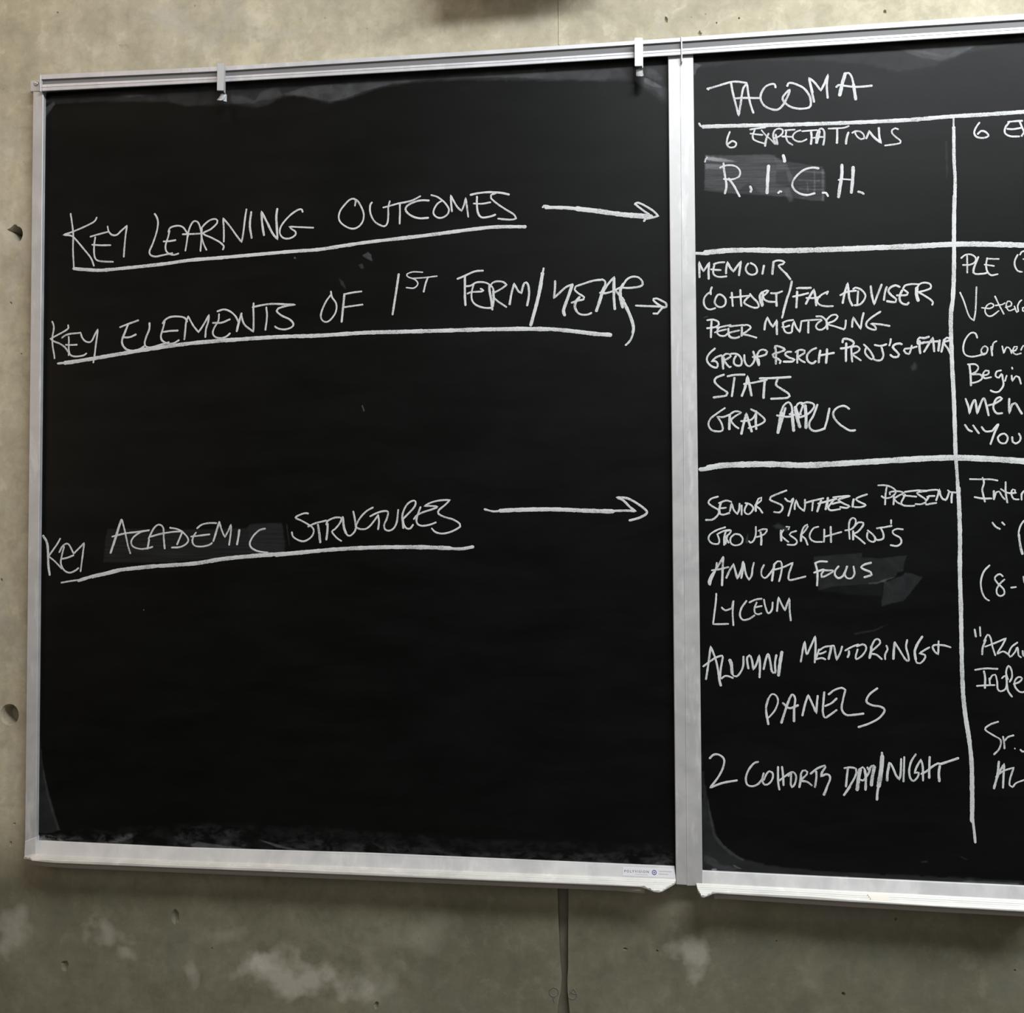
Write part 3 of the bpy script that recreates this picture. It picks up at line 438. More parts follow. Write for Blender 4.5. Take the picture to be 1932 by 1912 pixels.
('R','chalk_word','chalk word PRESENT',"""2.92|623.2,1551.9 631.6,1552.3 640.6,1550.6 648.1,1546.6 652.2,1541.8 649.5,1536.3 644.1,1532 637.3,1530.1 632,1530.9 628.6,1533.7
2.92|637.2,1549.5 635.1,1536.4 634.1,1519.5
2.92|642.3,1536.4 641.6,1539.9 648.1,1541.5 655.6,1541.8 661.7,1540.6 *665,1538.2 657,1534.7 649.4,1530
2.92|648.3,1534.8 648.2,1526.9 647.7,1519.4
2.92|649.4,1527.7 653.8,1522.9 660.6,1519.7 665.8,1517.3 674.1,1516.9 681.6,1517.1
2.92|666.9,1536.2 663.8,1529.9 660.6,1523.7 660.6,1520.5
2.92|663.5,1534.7 672.9,1533.7 684.9,1532.5
2.92|666.2,1540.5 676.8,1542 688.8,1543.1
3.5|688.8,1542.7 702.3,1542.2
2.92|702.3,1541.8 688.8,1540 685.7,1538.4 690.2,1534.5 698.4,1528.9 *700.2,1525.8
2.92|683.2,1520 691.5,1519.5 699.8,1522.6
2.92|700.2,1525 704.4,1531.2 *704.8,1533.2 714.2,1533.5
2.92|702.2,1532 704.8,1532
2.92|699.4,1523 700.5,1518.7 706.5,1520.2 717,1521.7
2.92|703.5,1542.6 712.8,1543.7 719.6,1543.3 721,1540.5
3.29|716.7,1526 719.4,1534.3 *722.2,1544.4 723.9,1534.2 727.6,1527.9 732,1526.7 735.1,1531.8 737.5,1539.6
2.92|735.6,1542.8 739,1540 749.4,1538.7
3.29|742.7,1538.8 741.4,1531 741.3,1522"""),
('R','chalk_word','chalk word GROUP before the lower RSRCH',"""2.92|369.1,1482 355.5,1477.4 343.7,1470.1 340.6,1461.8 346.3,1454.4 357.1,1453.5 358.6,1460.8 *355.5,1470.1 366.4,1475.6 377.2,1477.4
3.36|367,1451.6 367.2,1464.5 370,1475.5
3.21|368.9,1453.5 372.6,1468.2
2.92|370.9,1475.5 379,1476.4 375.3,1470 369.9,1464.5 374.3,1455.3
2.92|384.3,1470 378,1463.6 377.9,1455.3 385,1450.7 395,1453.4 398.3,1461.7 393.3,1469 385.2,1470.3
2.92|420.4,1482.7 420.2,1469.9 416.5,1458.9 411.1,1455.2 408.5,1458
2.92|424.8,1475.4 431.1,1478.1 439.1,1478.1 436.4,1471.7 429.2,1467.1 418.4,1464.4
3.36|428.3,1473.5 429.5,1462.5 429,1451.6"""),
('R','chalk_word','chalk word RSRCH in the line above ANNUAL FOCUS',"""3.65|462.3,1476.2 462.6,1458.8
2.92|466.7,1477.1 462.2,1468.9 468.3,1461.5 474.5,1456.6
2.92|471.2,1482.6 476.6,1482.2 474.7,1478
2.92|487.7,1475.2 479.1,1472.5 476.4,1468.8 486.1,1461.5 488.7,1456 484.2,1451.5 472.7,1451.9
3.5|495.9,1469.7 495.3,1457.9
2.92|495,1467.9 499.6,1480.6 505.9,1486.1 506.7,1482.4 500.4,1473.3 495.9,1467.9 502,1462.4 506.3,1451.5
2.92|524.4,1482.4 516.4,1479.7 510.1,1469.7 510.9,1461.5 517.9,1456.9 530.2,1456.5
2.92|534,1477.8 533.9,1467.8 533.2,1456.5
3.36|544.6,1482.3 544.8,1469.6 544.8,1456
2.92|533.9,1465.1 546.2,1468.7 562.1,1473.2"""),
('R','chalk_word',"chalk word PROJ'S above LYCEUM","""2.92|575.6,1461.3 574.5,1480.4 576.4,1493.1 581.7,1497.1 586,1493 584.1,1484 577.9,1477.7 568.3,1475.9
3.36|581.2,1460.4 581.4,1474.9
2.92|583.2,1482.2 590.3,1489.4 598.2,1488.5 596.4,1482.1 588.4,1473.1 582.2,1469.5 590.8,1462.2 600.3,1453.5
2.92|605,1475.8 612.8,1469.4 617.9,1461.3 614.3,1456.4 607.4,1458.6 604,1464 604.9,1472.1
2.92|619.9,1479.3 632.1,1481.1 644.2,1483.4
2.92|626,1480.2 630.2,1471.2 630,1462.1 621.3,1459.4 616.1,1461.3
2.92|643.5,1493.2 643.4,1487
2.92|662.3,1477.4 652.8,1478.3 645.8,1474.7 647.5,1469.3 657.8,1463 659.4,1454.9 652.4,1449.5 642,1450.9"""),
('R','chalk_word','chalk word ANNUAL',"""3.07|365,1431.1 354.1,1411.6 344.8,1399.1 340.1,1388.2 342.4,1382.8 343.9,1389.8 352.5,1410.1 354.2,1420.9
3.65|365,1430.3 364,1410.1 362.7,1382.1
3.07|345.6,1407.7 360.2,1410.1 373.9,1413.5
3.5|370,1394.9 375.4,1407 *382.4,1418.6 386,1403.9 *388.2,1393.8 392.1,1400.8 396.8,1413.2 398.4,1422.5
3.07|395.1,1394.6 397.5,1407 399.1,1421
3.07|399.9,1419.4 402.7,1402.4 *407.9,1391.6 412.5,1399.3 414.2,1411.7 416.6,1421
3.07|433.5,1417.2 429.3,1408.6 429.2,1399.4 434.4,1394.7 440.5,1399.4 449.7,1411.8
3.65|446.5,1390.4 448.9,1407.1 450.5,1418.7
3.07|450.5,1418 455.9,1423.4 461.1,1423.4 463.3,1414.9 461.6,1402.5 458.2,1389.4
3.07|448.2,1408.7 463.3,1412.6 *481.4,1421.1 477.5,1410.3 474.4,1401 475.1,1391.8 488.6,1394.1 502.1,1397.7"""),
('R','chalk_word','chalk word FOCUS',"""3.29|518.1,1420.3 526.3,1423.4 538.2,1423
3.29|518.8,1419.6 521.6,1407.3 521.8,1395 521,1382.4
3.5|516.4,1404.2 524.6,1407.3 532.1,1409.6
3.07|530.6,1408.8 538,1408.1 548.4,1407.6 540.9,1401.9 528.9,1396.5 528.3,1401.9 532.8,1408.1
3.36|556.7,1415 551.4,1408.1 550.6,1400.4 555.7,1395.1 563.1,1398.2 569.2,1410.4 570.8,1415
3.07|569.2,1410.4 566.9,1401.2 570.5,1395.1 577.9,1395.1 582.5,1402.8 581.1,1415
3.5|610,1421.2 598.9,1418.1 593.7,1413.5 598.8,1409.7 609.1,1405.2 610.5,1400.6 598.6,1396.7"""),
('R','chalk_word','chalk word LYCEUM',"""3.07|352.8,1367.8 352.1,1355.3 349.5,1335.3 *346.9,1315.4 357.9,1315.5 372.6,1316.1
3.07|361.8,1344.1 367.9,1339.2 *378.9,1343 381.5,1355.5 380.1,1335.6 381.1,1313.7
3.07|403.5,1355.6 394.8,1343.1 392.2,1330.7 397,1323.3 406.8,1324.6 416.6,1330.9
3.07|408.3,1353.1 419.3,1358.2 429,1359.5
2.92|420.5,1353.2 416.7,1343.3 417.8,1334.6 423.9,1332.9 428.3,1334.7
3.07|416.7,1344.5 428.9,1347.1
3.07|432.6,1358.2 434.9,1345.9 439.6,1334.7 445.8,1341 447.1,1353.4
3.07|454.2,1338.6 455.5,1350.9 *456.9,1362.1 462.8,1348.5 *467.5,1339.9 471.2,1351 *475,1360.9 475.2,1341.2 476.9,1322.7"""),
('R','chalk_word','chalk word ALUMNI',"""3.5|334.2,1221.2 338.5,1248.3 *342.5,1277.1 347.9,1263.6 352.4,1248.4 355.7,1228.6
4.01|355.7,1230.9 356.8,1220.4 359,1210.5
3.21|329.8,1242.9 339.7,1250.6 351.3,1258.4 361.8,1261.5 *362.3,1255.6 359.2,1239.2 358.5,1222.8 366,1227 372.9,1226.5 379.2,1223.7
5.28|374.4,1254.6 377.2,1246.4 378.2,1231.3
3.21|377.6,1234.7 380.4,1227.2 385.6,1226.7 391.4,1232.6 396.7,1244.4 397.4,1260.7
3.5|405.5,1240.4 403.6,1251.5 403.7,1259.6 407.8,1263.2 411.7,1253.9 *413.5,1238.8 419,1248.2 *423.8,1262.8 424.8,1249.4 423.9,1225.5
3.65|430.9,1239.6 434.5,1255.4 438.6,1265.3 441.4,1255.4 444.6,1235.7
3.65|442.9,1240.3 446.3,1234 450.3,1234 449.9,1249.7 452.3,1263.7
5.28|461.5,1269.1 457.8,1247.5 455.5,1229.5"""),
('R','chalk_word','chalk word MENTORING above PANELS',"""3.29|492.6,1253.1 496.3,1274 *499.5,1287.3 502.3,1265.7 506.4,1272.8 *516.9,1296.2 517.3,1278.4 515.6,1252
3.07|524,1273 532.2,1278.6 543,1280.1
3.07|522.7,1274.3 519.9,1264.6 517.1,1257.6
3.07|523.3,1266.7 529.4,1268.2 534.1,1271
3.07|516.4,1256.9 526.6,1259.8 533,1257.5
4.01|538.4,1258.5 541.6,1271.8 543,1279.4
3.07|541.6,1278.7 547.1,1280.9 549.6,1267.7 *551.5,1256.6 557.7,1269.2 560.8,1279.6
3.07|565.8,1272.8 576.6,1279.1 587.4,1283.4
3.5|571.8,1272.1 571.8,1266.6 569.7,1261.7
3.07|584.7,1279.9 594.1,1283.5 599.4,1280.8 599.3,1273.8 592.5,1264.1 583.7,1258.4 582.9,1264 586,1275.1
4.01|605.2,1260.8 608,1273.9 608.1,1279.5
3.07|608.8,1280.9 614.3,1291.3 620.3,1292.3 622.9,1286.5 616.8,1279.6 608.7,1272.6
3.07|609.3,1267.7 616.6,1266.4 625.1,1259
3.07|632.8,1281.8 634.7,1275.6 630.6,1267.3 630.5,1259
4.01|643.8,1259.9 644.7,1274.4 646.4,1287.5
3.07|646.4,1287.5 654,1274.5 663,1259.4 668.3,1257 667.7,1266.4 664.6,1280.1 666.4,1291.8
4.01|690.7,1297.6 683.3,1285.8 678.4,1273.4 679.6,1259.7
3.07|678.9,1262.4 681.4,1253.5 686.7,1252.9 693.4,1259.8 694.8,1266.7 *685.6,1269.4 693.6,1274.9 701.9,1279.8"""),
('R','chalk_word','chalk plus sign after the MENTORING above PANELS',"""3.07|735.8,1280.2 724.1,1283.5 709.6,1283.6 706.9,1280.6 710.7,1272.4 *715.9,1268.3 716.4,1280.7 716.9,1290.3"""),
('R','chalk_word','chalk word PANELS',"""3.65|435.3,1157.5 434.3,1174.7 438.1,1189.5
2.92|438.1,1189.5 444.2,1197.5 451.4,1194.7 454.2,1184.9 448.7,1170 438.4,1157.5
3.65|434.2,1167.3 437.6,1146.4
4.01|459.3,1149.3 466.8,1172.8 473,1190.1
3.5|473,1190.1 477.9,1197.6 482.6,1190.3 480,1170.6
4.01|480.5,1175.5 480.2,1152.2
3.5|462.1,1182.6 472.8,1174.2 487.3,1179.3
3.65|494.2,1162.3 499.3,1183.2 *504.2,1196.8 511.2,1181 *517,1166.9 518.4,1183.6 519.7,1195.9
3.5|530.6,1202.2 529.2,1188.7 527.8,1169.1 531.2,1159.4 539.6,1164.4 550.4,1172.4
3.5|531.5,1178.9 542.2,1184 550.7,1192
3.5|537.7,1198.6 547.3,1206.1 559.2,1210 *565.1,1206.4 561.3,1191.7 558.7,1174.6 565.7,1164.9 579.9,1165.2 594.1,1167.4
3.5|617.1,1210.2 604,1199.7 599.1,1187.5 608.5,1181.6 622.5,1179.4 628.3,1173.4 619.9,1161.1 603.3,1151.1 585.5,1144.6"""),
('R','chalk_word','chalk numeral 2 before COHORTS',"""3.5|339.1,1086.3 346,1092.6 354.6,1092.8 363,1085.6 361.7,1072 353,1054.5 *339.4,1036.4 360.2,1044.9 384.5,1050"""),
('R','chalk_word','chalk word COHORTS',"""3.5|420.2,1082.3 413.3,1079.8 405.9,1071.2 400.8,1060.9 399.3,1051.6 401.5,1043.3 408.4,1040.7 416.6,1042.8 423,1048.5 426.7,1054.2
3.14|429.1,1063.5 427.2,1057 426.7,1049.5 430.3,1044.1 434.8,1044.2 441.2,1049.9 444.5,1058.4 443.2,1064.8 438.7,1067 434.1,1062.7 429,1051.9
3.5|452.9,1074.8 452.7,1062.3 453,1047.5 454.7,1036.5
3.5|459.5,1074.9 460.9,1062.5 461.6,1044
3.14|454.9,1051.7 464,1058.9 473.1,1065.6
3.14|474.5,1063.8 473.9,1053.6 473.8,1044.4 475.6,1040.8 480.1,1046.4 482.5,1055.7 481.7,1062.1 477.7,1066.6 471.3,1064.6
3.14|469.9,1059.5 472.2,1062.8
4.01|490.7,1063.3 489.7,1052.2 487.7,1041.6
3.14|490.7,1064.2 493,1068.9 497.6,1069.9 501.1,1067.3 500.2,1063.5 492,1055 489.7,1052.2 500,1051.1 508.1,1044.9
3.36|515.5,1068.6 515.9,1059.4 513.4,1042.3
3.5|506.5,1064.6 518.3,1074.2 *530,1079.1 530.9,1076.3 525.4,1067.9 *523.5,1060.5 531.6,1064.4 537,1062.7 538.3,1056.3 534.1,1046.1 531.3,1038.7
4.01|532.2,1040.5 527.6,1029.8"""),
('R','chalk_word','chalk word DAY',"""3.65|567.7,1076.8 565.8,1061.3 564,1044.8
3.29|561.7,1075.3 571.9,1076.9 580.5,1074.9 581.5,1069.4 578.1,1059.5 570.5,1046.1 565,1036
4.01|570.4,1045 560.6,1030.4
5.72|587.4,1074 584.5,1058.5 582.1,1039.8
3.29|587.9,1075.1 591.7,1077.9 595.4,1072 596.3,1062.2
4.01|594.8,1072 596.3,1058.9 595.5,1040.2
3.29|587.7,1056.4 591.9,1055.4 597.4,1062.2 602.8,1071.1
3.29|599.2,1077.6 602.8,1071.1 604,1077.7 609.3,1081.1 611.4,1076.8
5.28|610.4,1079 607,1062.4 605.2,1048.1"""),
('R','chalk_word','chalk slash between DAY and NIGHT',"""3.65|622.9,1102.9 623.4,1094.7
7.04|623.4,1096.9 622.1,1079.3 619.7,1062.8 616.8,1046.3
4.01|617.4,1050.7 614.6,1035.3 613.9,1024.3"""),
('R','chalk_word','chalk word NIGHT',"""4.01|630.8,1056.5 631.5,1068.6 633.8,1079.6
3.29|633.2,1078.5 634.9,1086.2 640.1,1078.7 645.2,1065.7 *650.4,1058.7 652.7,1069.1 653.9,1093.2
2.92|658.9,1096.6 658.1,1076.9 657,1055.6
3.29|677.4,1101.5 669.9,1089.3 666.5,1075 667.9,1061.9 673.1,1057.1 679.5,1063.3 681.7,1071 *674.8,1070.3 679.2,1081.9 *685.5,1092.9 688.2,1081 688.3,1058.1
3.65|699.5,1097.6 698.7,1081.3 698.1,1062.7
3.5|685.9,1068.9 693.8,1073.5 704.5,1082.5 *712.4,1087.1 718.2,1086.1
4.01|716.1,1085.9 730.8,1091.3 745,1096.6
4.01|715.5,1082.8 713.7,1070.8 714.4,1057.7"""),
('R','chalk_word','chalk letters PLE',"""2.77|763.5,1934.9 770.7,1940.3 779.6,1940.4 786.6,1935 785.6,1927.5 777.5,1923.1 766,1923.1
2.77|773,1938.3 773.1,1925.1 772.8,1909.7
3.29|791,1935.8 786.4,1924.7 782.7,1913.5 785.2,1907.4 800.3,1907.3 804.8,1908.6
2.77|805.2,1933.4 803.2,1922.2 804.8,1910.9 810.9,1904.1 821.5,1905.6
2.77|804.3,1932.5 813.1,1931.6 823.7,1931.2
2.77|800.6,1922.3 807.6,1921.1 815.6,1919.5"""),
('R','chalk_word','chalk bracket beginning after PLE',"""2.77|853.8,1937.2 849.2,1928 849,1918.7 853.3,1910.1 860.3,1908
2.77|857.3,1937.1 860,1941.7 864.4,1943.4
2.77|862.4,1929.4 865.9,1930.2"""),
('R','chalk_word','chalk word beginning Veter',"""2.55|760.7,1876.6 766.7,1861.4 774.3,1836.7 *782.1,1828.1 785.1,1845.8 787.2,1885.2
2.41|794.9,1849.6 808.1,1847.9 814.4,1852.4 810,1856.7 802.9,1852.8 800.1,1843.5 804.4,1835.8 811.4,1835.6 822.2,1843.7
2.55|816.4,1868.3 822.4,1854 830,1837.9
2.41|817,1852.7 827.6,1853.9 832.1,1856.5
2.41|832.8,1849 841.7,1851.6 841.8,1857.2 836.5,1859.2 833.8,1851.8 838,1843.3 846.8,1845.8
2.41|846.9,1850.5 850.3,1840.1 *852.9,1841.9 852.2,1851.2 855.9,1858.6 858.5,1860.4
2.41|864.4,1849 860,1847.3 860,1842.6 864.3,1840.6"""),
('R','chalk_word','chalk word beginning Corne',"""2.77|786.9,1798.9 784.4,1806.4 777.3,1807.6 768.3,1797.5 764.2,1782.6 767,1771.3 776.7,1767.3 789.1,1768.9 798,1772.4
2.41|794.5,1772.5 792.8,1778.1 798.2,1784.6 803.4,1780.7 800.6,1772.3 794.4,1769.7 792.8,1776.3
3.07|808.8,1783.3 810.3,1768.4
2.55|810.4,1777.7 812.4,1788.9 817.7,1792.5
2.55|826.4,1783.8 828.8,1771.6 *828.8,1772.6 833.4,1781.8 838.6,1778.9 841.1,1771.3
2.55|840.3,1776 847.3,1775.8 850.1,1782.3 845.7,1782.4 842.9,1775 847.2,1769.3 856,1771
2.55|856.1,1776.5 859.8,1783.9 862.3,1782"""),
('R','chalk_word','chalk word beginning Begin',"""3.29|773.8,1752.4 775.3,1735.5 775.5,1718.7
2.92|771.1,1754.4 783.5,1754.1 787.9,1748.4 783.3,1741 776.2,1737.4 790.3,1737.1 793.7,1730.5 786.6,1725 775.9,1722.5
2.92|793.8,1735.1 802.7,1736.8 804.5,1742.4 799.3,1743.4 794.7,1737 797.3,1730.4 807.9,1732
2.92|823.9,1742.9 816.8,1741.2 815,1733.7 820.2,1730.8 824.7,1737.3 826.3,1728.8 827,1717.6 819.8,1707.6 812.7,1706.8 806.6,1709.7
2.55|832.6,1734.3 829.8,1725
2.92|841.2,1747.5 841.9,1745.2
2.92|840.5,1734.1 841.2,1724.8 *841.5,1724.8 847.4,1733 851.8,1731.1 855.1,1719.8
3.36|766.6,1696.5 770.8,1683.3 *772.4,1671.2 776.2,1685.1 781.6,1694.3 *784.8,1671 789.4,1684.9 795.8,1696.9 *800,1682.8 802.9,1667.8"""),
('R','chalk_word','chalk word beginning men',"""3.36|802.7,1684.6 814.2,1688.1 824.8,1695.4 821.4,1698.2 814.3,1693.7 810.5,1680.7 815.6,1671.3 824.4,1671.2
3.5|836.2,1695.1 835.5,1684 *835.8,1671 840.5,1685.8 845.7,1687.5 850.8,1678.2 855.6,1669.7"""),
('R','chalk_word','chalk word beginning YOU after a quotation mark',"""3.21|765,1652.6 770.2,1644.2 776,1641.3
3.21|777.9,1651.5 782.6,1644 786.9,1638
3.36|791.5,1648.5 797.5,1641 *808.1,1641.7 817.9,1652.7 811.5,1638 805,1619.5
3.21|822,1635.9 816.7,1630.5 820,1622.1 828.8,1621 832.5,1630.2 827.3,1636.8 820.3,1635
3.21|839.5,1631 840.2,1622.7 844.5,1619.9 851.6,1624.4 852.6,1631.8 850.1,1636.5"""),
('R','chalk_word','chalk word beginning Inter',"""2.77|771.1,1561.2 789.1,1560.7 804.1,1560.6 815.2,1558.4
2.92|791.4,1563.4 793.5,1554.7 790.6,1543.7 792.4,1532.6 794.4,1523.2
3.07|778.1,1531.1 790,1528.7 805,1528.6
3.21|808.9,1541.2 808.7,1527
2.77|808.7,1527 812.6,1538.8 817.1,1540.3 821.5,1532.4 825.8,1526.9
2.92|827.8,1555.9 827.5,1538.7 829.9,1521.4
2.77|820.2,1544.2 830.5,1537.8 843.9,1537.7
2.77|833.5,1537 842.4,1537.8 842.5,1542.5 838.8,1543.3 836.4,1537 840,1527.6 848.1,1526.7
2.77|852.6,1525.9 852.7,1535.3 856.5,1540.8"""),
('R','chalk_word','chalk ditto marks',"""3.07|805.8,1488.2 810.9,1481.4 817.5,1477.4
3.07|821,1488.7 824.8,1484.5"""),
('R','chalk_word','chalk bracket right of the ditto marks',"""2.77|855.6,1491.4 850.3,1483.6 847.1,1472.7 847,1464.8
3.65|847.1,1468 849,1450.7 852.1,1435.9"""),
('R','chalk_word','chalk text (8- beginning a bracketed range',"""2.77|800.1,1417.1 790.9,1406.9 785.9,1391.2 786.7,1375.5 791.7,1363 798.3,1358.3
2.77|820.6,1398.8 816.2,1402.5 810.2,1399.8 807.9,1394.4 812.9,1386.6 821.7,1377.2 822.3,1369.4 816.3,1365.9 811.2,1369.3 810.5,1377.2 815.9,1386.6 823.2,1393.6
2.92|833.3,1380.1 841,1381.2
2.63|852.9,1398.4 854.2,1388.3"""),
('R','chalk_word','chalk word beginning Aca after a quotation mark',"""2.92|774.6,1310.4 776.3,1298.2
2.92|783,1314.5 783.5,1299.6
3.14|785.8,1269 786.9,1280.9 791.8,1292.8
2.77|789,1290.8 794.8,1301.7 799.4,1296.8 802,1283 806.4,1267.7
2.77|790.7,1281.9 805.9,1288 *823.8,1296.1 817,1283.2 809.3,1270.3 818.8,1274.4 827.1,1269.5
2.77|841.5,1289.4 832,1281.4 827.1,1269.5 829.8,1265.2 837.5,1273.6 841.4,1281.5 843,1267.8 846.7,1264.9
2.77|849.7,1275.7 850.4,1267.9 854.1,1265.9"""),
('R','chalk_word','chalk word beginning Inde',"""2.77|774,1243.2 790.1,1245.8 809.8,1245.3
3.14|788.1,1241.4 789.8,1229.6 789.1,1213.5
2.92|776.4,1216.6 789.6,1217.8 804.6,1218.5
2.92|796.4,1229.7 797.1,1219.9
2.77|796.3,1225.8 801.2,1234.7 805.9,1235.8 808.5,1224 809.2,1212.2 813.8,1208.4 821.4,1212.4 823.5,1222.3 821.8,1234.1 816.1,1230
2.92|825.4,1228.2 822.8,1240 826.8,1250.8 831.3,1244 832,1232.2 828.2,1224.3
2.92|823.6,1228.2 825.1,1210.5 831.5,1199.8
2.92|834.6,1220.5 844.1,1224.6 847.9,1230.5 842.3,1232.4 836.6,1226.4 836.4,1216.6 843.8,1207.9 851.2,1208"""),
('R','chalk_word','chalk letters Sr.',"""2.92|809.2,1158.2 796,1153 788.3,1145 801.3,1135.5 812.4,1127.9 810.3,1114.1 801.7,1104.1
2.92|816.3,1133.8 817.9,1122.1 818.2,1114.3
2.92|818,1126 823.7,1133 832.8,1136.2
2.19|834.2,1115.1 834.6,1114.3
2.92|843,1112.9 845.7,1110.1 851.3,1110.2"""),
('R','chalk_word','chalk letters AL at the foot of the right column',"""3.65|809,1092.5 806.8,1072.9 800.7,1048.3
3.29|800.8,1051.2 809.6,1074.9 *817.3,1088.8 816.1,1071.2 814.8,1049.7
2.77|803.9,1067 815.3,1077 *832.2,1083.3 826.3,1065.6 825.1,1053.9 829.7,1051.1 835.4,1058.1 850.4,1064.3"""),
]

